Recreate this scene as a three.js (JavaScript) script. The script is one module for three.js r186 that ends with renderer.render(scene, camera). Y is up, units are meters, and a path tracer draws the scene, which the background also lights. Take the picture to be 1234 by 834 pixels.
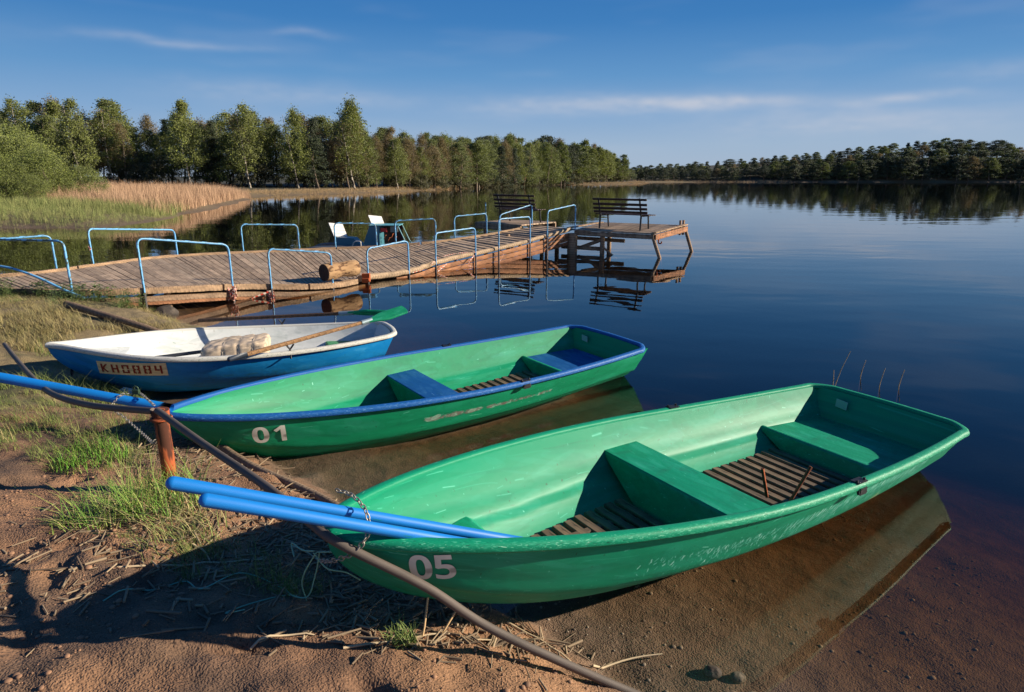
import * as THREE from 'three';
import { mergeGeometries } from 'three/addons/utils/BufferGeometryUtils.js';
import { FontLoader } from 'three/addons/loaders/FontLoader.js';
import { TessellateModifier } from 'three/addons/modifiers/TessellateModifier.js';

// ---------------------------------------------------------------- camera, sky, sun, exposure
const scene = new THREE.Scene();
const camera = new THREE.PerspectiveCamera(56.876, 1024 / 692, 0.05, 3000);
camera.position.set(0, 1.9, 0);
camera.rotation.set(-14.839 * Math.PI / 180, 0, 0);
const renderer = new THREE.WebGLRenderer({ antialias: true });
renderer.toneMapping = THREE.LinearToneMapping;
renderer.toneMappingExposure = 1.72;
renderer.shadowMap.enabled = true;

const SUN_AZ = -2 * Math.PI / 180, SUN_EL = 20.5 * Math.PI / 180;
const sunDir = new THREE.Vector3(Math.cos(SUN_EL) * Math.cos(SUN_AZ), Math.sin(SUN_EL), Math.cos(SUN_EL) * Math.sin(SUN_AZ));
const sun = new THREE.DirectionalLight(new THREE.Color().setRGB(1, 0.88, 0.70), 5);
sun.position.copy(sunDir).multiplyScalar(300);
sun.castShadow = true;
sun.shadow.mapSize.set(4096, 4096);
Object.assign(sun.shadow.camera, { left: -200, right: 200, top: 120, bottom: -120, near: 1, far: 900 });
scene.add(sun, sun.target);

function mulberry(a) { return () => { a |= 0; a = a + 0x6D2B79F5 | 0; let t = Math.imul(a ^ a >>> 15, 1 | a); t = t + Math.imul(t ^ t >>> 7, 61 | t) ^ t; return ((t ^ t >>> 14) >>> 0) / 4294967296; }; }
const clamp = (x, a = 0, b = 1) => Math.min(b, Math.max(a, x));
const lerp = (a, b, t) => a + (b - a) * t;
const sstep = (a, b, x) => { const t = clamp((x - a) / (b - a)); return t * t * (3 - 2 * t); };
function hash(x, y, s = 0) { let h = Math.imul(x, 374761393) + Math.imul(y, 668265263) + Math.imul(s, 1274126177) | 0; h = Math.imul(h ^ h >>> 13, 1274126177); return ((h ^ h >>> 16) >>> 0) / 4294967296; }
function noise(x, y, s = 0, per = 0) {       // value noise, tiling with period per when given
  const xi = Math.floor(x), yi = Math.floor(y), fx = x - xi, fy = y - yi;
  const w = per ? (k) => ((k % per) + per) % per : (k) => k;
  const u = fx * fx * (3 - 2 * fx), v = fy * fy * (3 - 2 * fy);
  const a = hash(w(xi), w(yi), s), b = hash(w(xi + 1), w(yi), s), c = hash(w(xi), w(yi + 1), s), d = hash(w(xi + 1), w(yi + 1), s);
  return a + (b - a) * u + (c - a) * v + (a - b - c + d) * u * v;
}
function fbm(x, y, o = 4, s = 0, per = 0) { let a = 0, k = 0.5, n = 0; for (let i = 0; i < o; i++) { a += k * noise(x, y, s + i * 17, per); n += k; x *= 2; y *= 2; per *= 2; k *= 0.5; } return a / n; }

function makeSky() {
  const w = 2048, h = 1024, data = new Float32Array(w * h * 4), r = mulberry(5);
  const stops = [[0, .46, .56, .70], [2.5, .40, .545, .73], [5, .27, .46, .73], [8, .145, .36, .68], [12, .062, .245, .585], [18, .03, .17, .49], [30, .02, .12, .38], [90, .012, .08, .28]];
  const D = Math.PI / 180, streaks = [];
  // thin cirrus: those over the lake, then more of the same kind all round
  for (const s of [[-26, 9.6, 7, .24, .30], [-17, 10.6, 3.2, .22, .2], [8, 5.7, 13, .65, .42], [17, 5.95, 8, .35, .55], [30, 5.7, 5, .3, .45], [27, 4.0, 11, .9, .38], [-20, 6.6, 8, .7, .22], [-12, 6.2, 5, .5, .2], [36, 7.2, 6, .6, .2]]) streaks.push(s);
  for (let i = 0; i < 60; i++) streaks.push([45 + r() * 275, 3 + r() * r() * 40, 4 + r() * 11, .3 + r() * .9, .12 + r() * .35]);
  for (let j = 0; j < h; j++) {
    const el = (j + .5) / h * 180 - 90, e = Math.max(el, 0);
    let k = 0; while (k < stops.length - 2 && e > stops[k + 1][0]) k++;
    const A = stops[k], B = stops[k + 1], t = clamp((e - A[0]) / (B[0] - A[0]));
    for (let i = 0; i < w; i++) {
      const az = ((i + .5) / w - .5) * 360 + 90;      // degrees right of the view direction (-z)
      let R = lerp(A[1], B[1], t), G = lerp(A[2], B[2], t), Bl = lerp(A[3], B[3], t), c = 0;
      if (el > 0 && el < 50) {
        for (const s of streaks) {
          let da = az - s[0]; da -= 360 * Math.round(da / 360);
          if (Math.abs(da) > s[2] * 2.2) continue;
          const wob = (noise(da * .35 + s[0], el * .4, 3) - .5) * 1.1 + Math.sin(da * .12 + s[0]) * .22;
          const de = (el - s[1] - wob * .6) / s[3];
          if (Math.abs(de) > 4) continue;
          c += s[4] * Math.exp(-de * de * .7) * Math.exp(-1.4 * (da / s[2]) ** 2) * (.35 + 1.1 * fbm(da * .9 + s[1] * 7, el * 5, 3, 9));
        }
        c += .10 * sstep(.5, .85, fbm(az * .09, el * .55, 4, 21)) * sstep(0, 3, el);
      }
      c = clamp(c, 0, .8);
      R = lerp(R, .70, c); G = lerp(G, .72, c); Bl = lerp(Bl, .80, c);
      const o = (j * w + i) * 4, m = .50;
      data[o] = R * m; data[o + 1] = G * m; data[o + 2] = Bl * m; data[o + 3] = 1;
    }
  }
  const t = new THREE.DataTexture(data, w, h, THREE.RGBAFormat, THREE.FloatType);
  t.mapping = THREE.EquirectangularReflectionMapping; t.magFilter = t.minFilter = THREE.LinearFilter; t.wrapS = THREE.RepeatWrapping; t.needsUpdate = true;
  return t;
}
scene.background = makeSky();
scene.environment = scene.background;

// ---------------------------------------------------------------- helpers
const V = (x, y, f) => new THREE.Vector3(x, y, -f);             // metres right, up, ahead
const lin = (r, g, b) => new THREE.Color().setRGB(r, g, b);
const taken = new Map();
function numbered(n) { const k = taken.get(n) || 0; taken.set(n, k + 1); return k ? n + '_' + String(k).padStart(3, '0') : n; }
function finish(o) { o.traverse((m) => { if (m.isMesh) { m.castShadow = true; m.receiveShadow = true; } }); return o; }
function tag(o, label, category, group) { o.userData.label = label; o.userData.category = category; if (group) o.userData.group = group; return o; }
function thing(name, label, category, pos, turn = 0, group) {
  const g = new THREE.Group(); g.name = numbered(name); g.position.copy(pos || new THREE.Vector3()); g.rotation.y = turn;
  scene.add(g); return tag(g, label, category, group);
}
function part(name, geo, m, parent) { const o = new THREE.Mesh(geo, m); o.name = name; parent.add(o); o.castShadow = o.receiveShadow = true; return o; }
function single(name, geo, m, label, category, group) { const o = new THREE.Mesh(geo, m); o.name = numbered(name); scene.add(o); o.castShadow = o.receiveShadow = true; return tag(o, label, category, group); }
function wpart(name, geo, m, g) { if (!geo.attributes.normal) geo.computeVertexNormals(); geo.translate(-g.position.x, -g.position.y, -g.position.z); return part(name, geo, m, g); }   // geometry given in world metres
function structure(name, geo, m) { const o = new THREE.Mesh(geo, m); o.name = name; o.userData.kind = 'structure'; o.receiveShadow = true; o.castShadow = true; scene.add(o); return o; }
function rebase(o) { const b = o.geometry.boundingBox || (o.geometry.computeBoundingBox(), o.geometry.boundingBox); const c = b.getCenter(new THREE.Vector3()); c.y = b.min.y; o.geometry.translate(-c.x, -c.y, -c.z); o.position.add(c); return o; }

function geoFrom(pos, idx, uv) {
  const g = new THREE.BufferGeometry();
  g.setAttribute('position', new THREE.BufferAttribute(pos instanceof Float32Array ? pos : new Float32Array(pos), 3));
  if (uv) g.setAttribute('uv', new THREE.BufferAttribute(uv instanceof Float32Array ? uv : new Float32Array(uv), 2));
  if (idx) g.setIndex(idx.length > 0 && !(idx instanceof Array) ? new THREE.BufferAttribute(idx, 1) : idx);
  g.computeVertexNormals();
  return g;
}
// tube along points with parallel transport; radius a number or function of 0..1
function tube(pts, rad, n = 8, caps = true, round = false, phase = 0) {
  const P = [], UV = [], I = [], N = pts.length, R = typeof rad === 'function' ? rad : () => rad;
  let nx = null, len = 0; const rings = [];
  for (let i = 0; i < N; i++) {
    const T = pts[Math.min(i + 1, N - 1)].clone().sub(pts[Math.max(i - 1, 0)]).normalize();
    if (!nx) { nx = Math.abs(T.y) < .9 ? new THREE.Vector3(0, 1, 0) : new THREE.Vector3(1, 0, 0); }
    nx = nx.clone().addScaledVector(T, -nx.dot(T)).normalize();
    if (i) len += pts[i].distanceTo(pts[i - 1]);
    rings.push({ c: pts[i], T, nx, by: T.clone().cross(nx), r: R(i / (N - 1)), len });
  }
  if (round) {
    for (const [end, sgn] of [[0, -1], [rings.length - 1, 1]]) {
      const q = rings[end], add = [];
      for (let k = 1; k <= 4; k++) { const a = k / 4 * Math.PI / 2 * .97; add.push({ ...q, c: q.c.clone().addScaledVector(q.T, sgn * q.r * Math.sin(a)), r: q.r * Math.cos(a) }); }
      if (sgn < 0) rings.unshift(...add.reverse()); else rings.push(...add);
    }
  }
  for (const q of rings) for (let k = 0; k <= n; k++) {
    const a = k / n * 2 * Math.PI + phase, p = q.c.clone().addScaledVector(q.nx, Math.cos(a) * q.r).addScaledVector(q.by, Math.sin(a) * q.r);
    P.push(p.x, p.y, p.z); UV.push(k / n, q.len);
  }
  const M = rings.length;
  for (let i = 0; i < M - 1; i++) for (let k = 0; k < n; k++) { const a = i * (n + 1) + k, b = a + n + 1; I.push(a, a + 1, b, b, a + 1, b + 1); }
  if (caps) for (const [i, f] of [[0, 1], [M - 1, 0]]) {
    const c = P.length / 3; P.push(rings[i].c.x, rings[i].c.y, rings[i].c.z); UV.push(.5, rings[i].len);
    const base = P.length / 3;
    for (let k = 0; k <= n; k++) { const o = (i * (n + 1) + k) * 3; P.push(P[o], P[o + 1], P[o + 2]); UV.push(.5 + .1 * Math.cos(k), .5); }
    for (let k = 0; k < n; k++) f ? I.push(c, base + k + 1, base + k) : I.push(c, base + k, base + k + 1);
  }
  const g = geoFrom(P, I, UV);
  const na = g.attributes.normal;                               // weld the seam's normals
  for (let i = 0; i < M; i++) { const a = i * (n + 1), b = a + n; const x = na.getX(a) + na.getX(b), y = na.getY(a) + na.getY(b), z = na.getZ(a) + na.getZ(b), l = Math.hypot(x, y, z) || 1; na.setXYZ(a, x / l, y / l, z / l); na.setXYZ(b, x / l, y / l, z / l); }
  return g;
}
function fillet(pts, r, k = 6) {                                // rounded polyline
  const out = [pts[0]];
  for (let i = 1; i < pts.length - 1; i++) {
    const a = pts[i - 1], b = pts[i], c = pts[i + 1], d1 = a.clone().sub(b), d2 = c.clone().sub(b), q = Math.min(r, d1.length() * .48, d2.length() * .48);
    const p = b.clone().addScaledVector(d1.normalize(), q), s = b.clone().addScaledVector(d2.normalize(), q);
    for (let j = 0; j <= k; j++) { const t = j / k; out.push(p.clone().multiplyScalar((1 - t) ** 2).addScaledVector(b, 2 * t * (1 - t)).addScaledVector(s, t * t)); }
  }
  out.push(pts[pts.length - 1]); return out;
}
const spline = (pts, n) => new THREE.CatmullRomCurve3(pts, false, 'centripetal').getPoints(n);
const unitBox = (() => { const g = new THREE.BoxGeometry(1, 1, 1); return g; })();
// a box whose edges are slightly chamfered, in unit size 1 x 1 x 1 scaled to (a, b, c)
function chamferBox(a, b, c, e = .006) {
  const P = [], I = []; const x = a / 2, y = b / 2, z = c / 2;
  const add = (...q) => { const o = P.length / 3; for (const p of q) P.push(...p); for (let k = 1; k < q.length - 1; k++) I.push(o, o + k, o + k + 1); };
  const S = [-1, 1];
  for (const s of S) {
    const f = (l) => s > 0 ? l : l.reverse();
    add(...f([[s * x, -y + e, -z + e], [s * x, y - e, -z + e], [s * x, y - e, z - e], [s * x, -y + e, z - e]]));
    add(...f([[-x + e, s * y, -z + e], [-x + e, s * y, z - e], [x - e, s * y, z - e], [x - e, s * y, -z + e]]));
    add(...f([[-x + e, -y + e, s * z], [x - e, -y + e, s * z], [x - e, y - e, s * z], [-x + e, y - e, s * z]]));
  }
  const quad = (p) => { const n = new THREE.Vector3().subVectors(new THREE.Vector3(...p[1]), new THREE.Vector3(...p[0])).cross(new THREE.Vector3().subVectors(new THREE.Vector3(...p[2]), new THREE.Vector3(...p[0]))); const m = p.reduce((t, q) => t.add(new THREE.Vector3(...q)), new THREE.Vector3()); add(...(n.dot(m) > 0 ? p : p.reverse())); };
  for (const s of S) for (const t of S) {
    quad([[s * x, t * (y - e), -z + e], [s * x, t * (y - e), z - e], [s * (x - e), t * y, z - e], [s * (x - e), t * y, -z + e]]);
    quad([[s * x, -y + e, t * (z - e)], [s * x, y - e, t * (z - e)], [s * (x - e), y - e, t * z], [s * (x - e), -y + e, t * z]]);
    quad([[-x + e, s * y, t * (z - e)], [x - e, s * y, t * (z - e)], [x - e, s * (y - e), t * z], [-x + e, s * (y - e), t * z]]);
    for (const w of S) quad([[s * x, t * (y - e), w * (z - e)], [s * (x - e), t * y, w * (z - e)], [s * (x - e), t * (y - e), w * z]]);
  }
  const UV = []; for (let i = 0; i < P.length; i += 3) UV.push((P[i] + x), (P[i + 2] + z) + (P[i + 1] + y) * .7);
  const g = geoFrom(P, I, UV); return g;
}
// a box placed by its middle, the direction of its length and of its up side
function beamAt(geo, m, name, parent, mid, along, up, sc) {
  const o = part(name, geo, m, parent), X = along.clone().normalize(), Z = X.clone().cross(up).normalize(), Y = Z.clone().cross(X);
  o.quaternion.setFromRotationMatrix(new THREE.Matrix4().makeBasis(X, Y, Z));
  o.position.copy(mid).sub(parent.position); if (sc) o.scale.set(...sc);
  return o;
}
function barGeo(a, b, w, h, up = new THREE.Vector3(0, 1, 0), e = .006) {   // a chamfered bar from a to b in world metres
  const d = b.clone().sub(a), L = d.length(), X = d.normalize(), Z = X.clone().cross(up).normalize(), Y = Z.clone().cross(X);
  const g = chamferBox(L, h, w, Math.min(e, w * .3, h * .3)); g.applyMatrix4(new THREE.Matrix4().makeBasis(X, Y, Z).setPosition(a.clone().add(b).multiplyScalar(.5))); return g;
}

// ---------------------------------------------------------------- textures and materials
function tex(w, h, fn, srgb = true) {
  const d = new Uint8Array(w * h * 4);
  for (let j = 0; j < h; j++) for (let i = 0; i < w; i++) { const c = fn(i / w, j / h), o = (j * w + i) * 4; d[o] = clamp(c[0]) * 255; d[o + 1] = clamp(c[1]) * 255; d[o + 2] = clamp(c[2]) * 255; d[o + 3] = 255; }
  const t = new THREE.DataTexture(d, w, h); t.wrapS = t.wrapT = THREE.RepeatWrapping; t.magFilter = THREE.LinearFilter; t.minFilter = THREE.LinearMipmapLinearFilter; t.generateMipmaps = true;
  if (srgb) t.colorSpace = THREE.SRGBColorSpace; t.needsUpdate = true; return t;
}
function rep(t, a, b) { const c = t.clone(); c.repeat.set(a, b); c.needsUpdate = true; return c; }
function canvasTex(w, h, draw) {
  const c = document.createElement('canvas'); c.width = w; c.height = h; draw(c.getContext('2d'), w, h);
  const t = new THREE.CanvasTexture(c); t.colorSpace = THREE.SRGBColorSpace; t.wrapS = t.wrapT = THREE.RepeatWrapping; t.magFilter = THREE.LinearFilter; return t;
}
const mat = (o) => new THREE.MeshStandardMaterial({ roughness: .8, side: THREE.DoubleSide, ...o });

const woodGrain = tex(512, 256, (u, v) => {                      // grain runs along u
  const g = fbm(u * 4, v * 64, 3, 4, 4), k = fbm(u * 16, v * 8, 3, 8, 8), st = noise(u * 8, v * 128, 12, 8);
  const a = .70 + .36 * (g - .5) + .30 * (k - .5) - .25 * sstep(.78, .95, st) + .05 * noise(u * 512, v * 256, 3);
  return [a * 1.0, a * .93, a * .85];
});
const woodBump = tex(512, 256, (u, v) => { const a = .5 + .7 * (fbm(u * 4, v * 64, 3, 4, 4) - .5) - .4 * sstep(.75, .95, noise(u * 8, v * 128, 12, 8)); return [a, a, a]; }, false);
const wood = (r, g, b, o = {}) => mat({ color: lin(r, g, b), map: woodGrain, bumpMap: woodBump, bumpScale: .003, roughness: .85, ...o });
const M = {};
M.planks = [wood(.74, .62, .51), wood(.66, .555, .46), wood(.82, .69, .57), wood(.58, .48, .395), wood(.70, .61, .52)];
M.beam = wood(.66, .50, .36); M.rustBeam = wood(.56, .29, .16); M.darkBeam = wood(.54, .41, .31);
M.benchWood = wood(.10, .05, .035, { roughness: .55 }); M.slat = [wood(.25, .2, .15), wood(.20, .155, .12), wood(.3, .235, .17)];
M.oarWood = wood(.62, .40, .22); M.oarDark = wood(.20, .13, .09);
M.iron = mat({ color: lin(.03, .03, .035), metalness: .6, roughness: .5 });
const rustTex = tex(256, 256, (u, v) => { const n = fbm(u * 8, v * 8, 4, 31, 8), k = fbm(u * 4, v * 4, 3, 33, 4); const a = sstep(.42, .62, n); return [lerp(.66, .30, a) + .1 * (k - .5), lerp(.33, .15, a), lerp(.17, .09, a)]; });
M.rust = mat({ map: rustTex, roughness: .9, bumpMap: rustTex, bumpScale: .003 });
M.pipe = mat({ color: lin(.19, .165, .15), map: tex(128, 128, (u, v) => { const a = .8 + .35 * (fbm(u * 4, v * 8, 4, 41, 4) - .5); return [a, a * .96, a * .93]; }), roughness: .72, metalness: .15 });
M.rail = mat({ color: lin(.13, .37, .66), map: tex(128, 256, (u, v) => { const n = sstep(.66, .74, fbm(u * 4, v * 16, 3, 45, 4)); return [lerp(1, .75, n), lerp(1, .55, n), lerp(1, .4, n)]; }), roughness: .4 });
M.railBase = mat({ color: lin(.06, .055, .06), roughness: .7 });
M.oarBlue = mat({ color: lin(.006, .21, .66), roughness: .46, map: tex(256, 256, (u, v) => { const n = sstep(.655, .70, fbm(u * 8, v * 4, 5, 51, 4)); const a = .94 + .12 * (fbm(u * 4, v * 4, 3, 55, 4) - .5); return [a + n * .06, a * lerp(1, 1.05, n), a * lerp(1, .72, n)]; }) });

// ---------------------------------------------------------------- ground and lake
// lake outline (x, ahead), from the beach clockwise round the lake
const LAKE = [[.4, 2.1], [.08, 2.42], [-.22, 2.64], [-.8, 3.2], [-1.45, 3.85], [-2.3, 4.6], [-3.3, 5.3], [-3.95, 6.0], [-3.95, 6.6], [-3.65, 7.2], [-3.8, 7.8], [-4.4, 8.4], [-5.2, 9.2], [-6.3, 9.7], [-8, 10.3], [-9.6, 11.4], [-12, 13], [-17, 17], [-23, 22], [-20, 25.2], [-16.6, 25.2], [-16.4, 29], [-18.2, 37.7], [-23.2, 57], [-27.5, 66], [-19.4, 77.8], [-11, 100.5], [-3, 138], [10, 160], [34, 184], [41, 200], [45, 238], [80, 241], [110, 240], [150, 243], [187, 240], [300, 215], [330, 100], [200, -20], [60, -25], [15, -10], [5, -2.5], [2.2, .3], [1.0, 1.3]];
function shoreDistance(x, f) {                                   // above 0 on land
  let best = 1e9, inside = false;
  for (let i = 0, j = LAKE.length - 1; i < LAKE.length; j = i++) {
    const [ax, ay] = LAKE[j], [bx, by] = LAKE[i], dx = bx - ax, dy = by - ay;
    const t = clamp(((x - ax) * dx + (f - ay) * dy) / (dx * dx + dy * dy)), px = ax + t * dx - x, py = ay + t * dy - f, d = px * px + py * py;
    if (d < best) best = d;
    if ((by > f) !== (ay > f) && x < (ax - bx) * (f - by) / (ay - by) + bx) inside = !inside;
  }
  return Math.sqrt(best) * (inside ? -1 : 1);
}
const HILL = [[-1000, 0], [40, .3], [70, 1.8], [100, 3.8], [130, 6.6], [150, 8.4], [175, 8.2], [195, 7], [300, 5], [1000, 3]];
const tableAt = (T, x) => { let i = 0; while (i < T.length - 2 && x > T[i + 1][0]) i++; const t = clamp((x - T[i][0]) / (T[i + 1][0] - T[i][0])); return lerp(T[i][1], T[i + 1][1], t * t * (3 - 2 * t)); };
const DENTS = (() => { const r = mulberry(91), o = []; for (let i = 0; i < 110; i++) { const a = r() * 6.28, big = r() < .45; o.push([-3.2 + r() * 3.5, 1.3 + r() * 2.6, Math.cos(a), Math.sin(a), big ? .11 + r() * .04 : .03 + r() * .05, big ? .045 + r() * .015 : .025 + r() * .04, big ? .022 + r() * .018 : .01 + r() * .022]); } return o; })();
function dents(x, f) { let h = 0; for (const [cx, cf, c, s, a, b, d] of DENTS) { const dx = x - cx, df = f - cf; if (dx * dx + df * df > .06) continue; const u = (dx * c + df * s) / a, v = (-dx * s + df * c) / b, q = u * u + v * v; if (q < 4) h += d * (q < 1 ? -(1 - q * q) : .45 * Math.exp(-((Math.sqrt(q) - 1.25) ** 2) * 14)); } return h; }
function groundHeight(x, f, fine = true) {
  let d = shoreDistance(x, f);
  const near = 1 - sstep(9, 16, Math.hypot(x, f - 3));
  d += (fbm(x * 1.3 + 40, f * 1.3, 3, 61) - .5) * .35 * near;
  let h;
  if (d > 0) h = .32 * (1 - Math.exp(-d / .6)) + .05 * Math.min(d, 3) + .02 * clamp(d - 3, 0, 60);
  else { const e = -d; h = -.085 * Math.min(e, 3.5) - .28 * clamp(e - 3.5, 0, 8) - .02 * clamp(e - 11.5, 0, 60); }
  if (f > 200) h += tableAt(HILL, x) * sstep(242, 264, f) * (d > 0 ? 1 : 0);
  if (d > 6) h += (fbm(x * .05, f * .05, 3, 63) - .5) * .8 * sstep(6, 20, d);
  if (fine && near > 0) {
    const land = sstep(-.3, .25, d); if (land > .5) h += .62 * dents(x, f) * sstep(.05, .25, d);
    h += near * ((fbm(x * 1.9, f * 1.9, 4, 65) - .5) * lerp(.05, .10, land) + (fbm(x * 7, f * 7, 4, 67) - .5) * lerp(.012, .058, land));
  }
  return h;
}
function gridLines(segs) { const out = []; for (const [a, b, s0, s1] of segs) { let x = a; const n = Math.max(1, Math.round((b - a) / ((s0 + s1) / 2))); let acc = 0; const w = []; for (let i = 0; i < n; i++) { const q = lerp(s0, s1, (i + .5) / n); w.push(q); acc += q; } out.push(x); for (let i = 0; i < n - 1; i++) { x += w[i] / acc * (b - a); out.push(x); } } out.push(segs[segs.length - 1][1]); return out; }
{
  const xs = gridLines([[-900, -120, 120, 20], [-120, -30, 15, 4], [-30, -8, 3, .3], [-8, -3.6, .12, .05], [-3.6, 2.6, .034, .034], [2.6, 6, .05, .3], [6, 40, .5, 5], [40, 220, 6, 6], [220, 1000, 20, 150]]);
  const fs = gridLines([[-300, -12, 80, 4], [-12, .8, 2, .08], [.8, 4.6, .032, .034], [4.6, 10.5, .045, .12], [10.5, 40, .2, 2], [40, 240, 4, 5], [240, 320, 3, 5], [320, 1200, 20, 150]]);
  const nx = xs.length, nf = fs.length, P = new Float32Array(nx * nf * 3), C = new Float32Array(nx * nf * 3), UV = new Float32Array(nx * nf * 2), I = new Uint32Array((nx - 1) * (nf - 1) * 6);
  let o = 0;
  const sand = [.36, .192, .10], wet = [.21, .125, .075], bed = [.175, .115, .074], soil = [.105, .072, .05], litter = [.27, .20, .10], turf = [.12, .115, .04], wood_ = [.05, .05, .028];
  for (let j = 0; j < nf; j++) for (let i = 0; i < nx; i++, o++) {
    const x = xs[i], f = fs[j], h = groundHeight(x, f);
    P.set([x, h, -f], o * 3); UV.set([x, f], o * 2);
    const d = shoreDistance(x, f), n1 = fbm(x * .9, f * .9, 4, 71), n2 = fbm(x * 3.1, f * 3.1, 3, 73);
    const mix = (a, b, t) => a.map((q, k) => lerp(q, b[k], t));
    let c = sand;
    c = mix(c, [.24, .128, .072], sstep(.45, .65, n2));
    c = mix(c, soil, sstep(.52, .68, fbm(x * 2.2 + 11, f * 2.2, 4, 77)) * .6);          // crumbs of dark soil in the sand
    c = mix(wet, c, sstep(.015, .10, h + (n1 - .5) * .04));
    c = mix(bed, c, sstep(-.02, .015, h));
    const bank = sstep(-.1, .5, (-x - 3.0 - Math.max(0, 4.6 - f) * .1) + (n1 - .5) * 1.2) * sstep(3.2, 4.6, f + (n2 - .5));
    if (h > .02 && f < 40) { c = mix(c, litter, bank); c = mix(c, turf, bank * sstep(.5, .7, n2) * .8); }
    if (h > .02 && (f >= 40 || Math.hypot(x, f) > 14)) c = f < 30 && f > 12 ? mix(litter, turf, n1) : mix(litter, wood_, sstep(2, 7, d));
    if (h < -.6) c = mix(bed, [.09, .065, .04], sstep(.35, .6, n1));
    const k = .88 + .24 * n1; C.set(c.map((q) => q * k), o * 3);
  }
  o = 0;
  for (let j = 0; j < nf - 1; j++) for (let i = 0; i < nx - 1; i++) { const a = j * nx + i; I.set([a, a + 1, a + nx, a + nx, a + 1, a + nx + 1], o); o += 6; }
  const g = geoFrom(P, I, UV); g.setAttribute('color', new THREE.BufferAttribute(C, 3));
  const grain = tex(1024, 1024, (u, v) => {
    const a = .86 + .22 * (fbm(u * 16, v * 16, 3, 81, 16) - .5) + .42 * (noise(u * 512, v * 512, 83, 512) - .5) * noise(u * 32, v * 32, 88, 32), s = noise(u * 256, v * 256, 85, 256), q = noise(u * 170, v * 170, 86, 170);
    const dk = sstep(.84, .95, s) * .45, lt = sstep(.91, .97, q) * .35;
    return [a - dk + lt, a - dk + lt, a - dk + lt * .95];
  });
  const gb = tex(1024, 1024, (u, v) => { const a = .5 + .55 * (fbm(u * 14, v * 14, 6, 91, 14) - .5) + .12 * (noise(u * 300, v * 300, 93, 300) - .5); return [a, a, a]; }, false);
  structure('ground', g, mat({ vertexColors: true, map: rep(grain, 1 / 1.3, 1 / 1.3), bumpMap: rep(gb, 1 / 1.3, 1 / 1.3), bumpScale: .034, roughness: .95 }));
}

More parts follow.
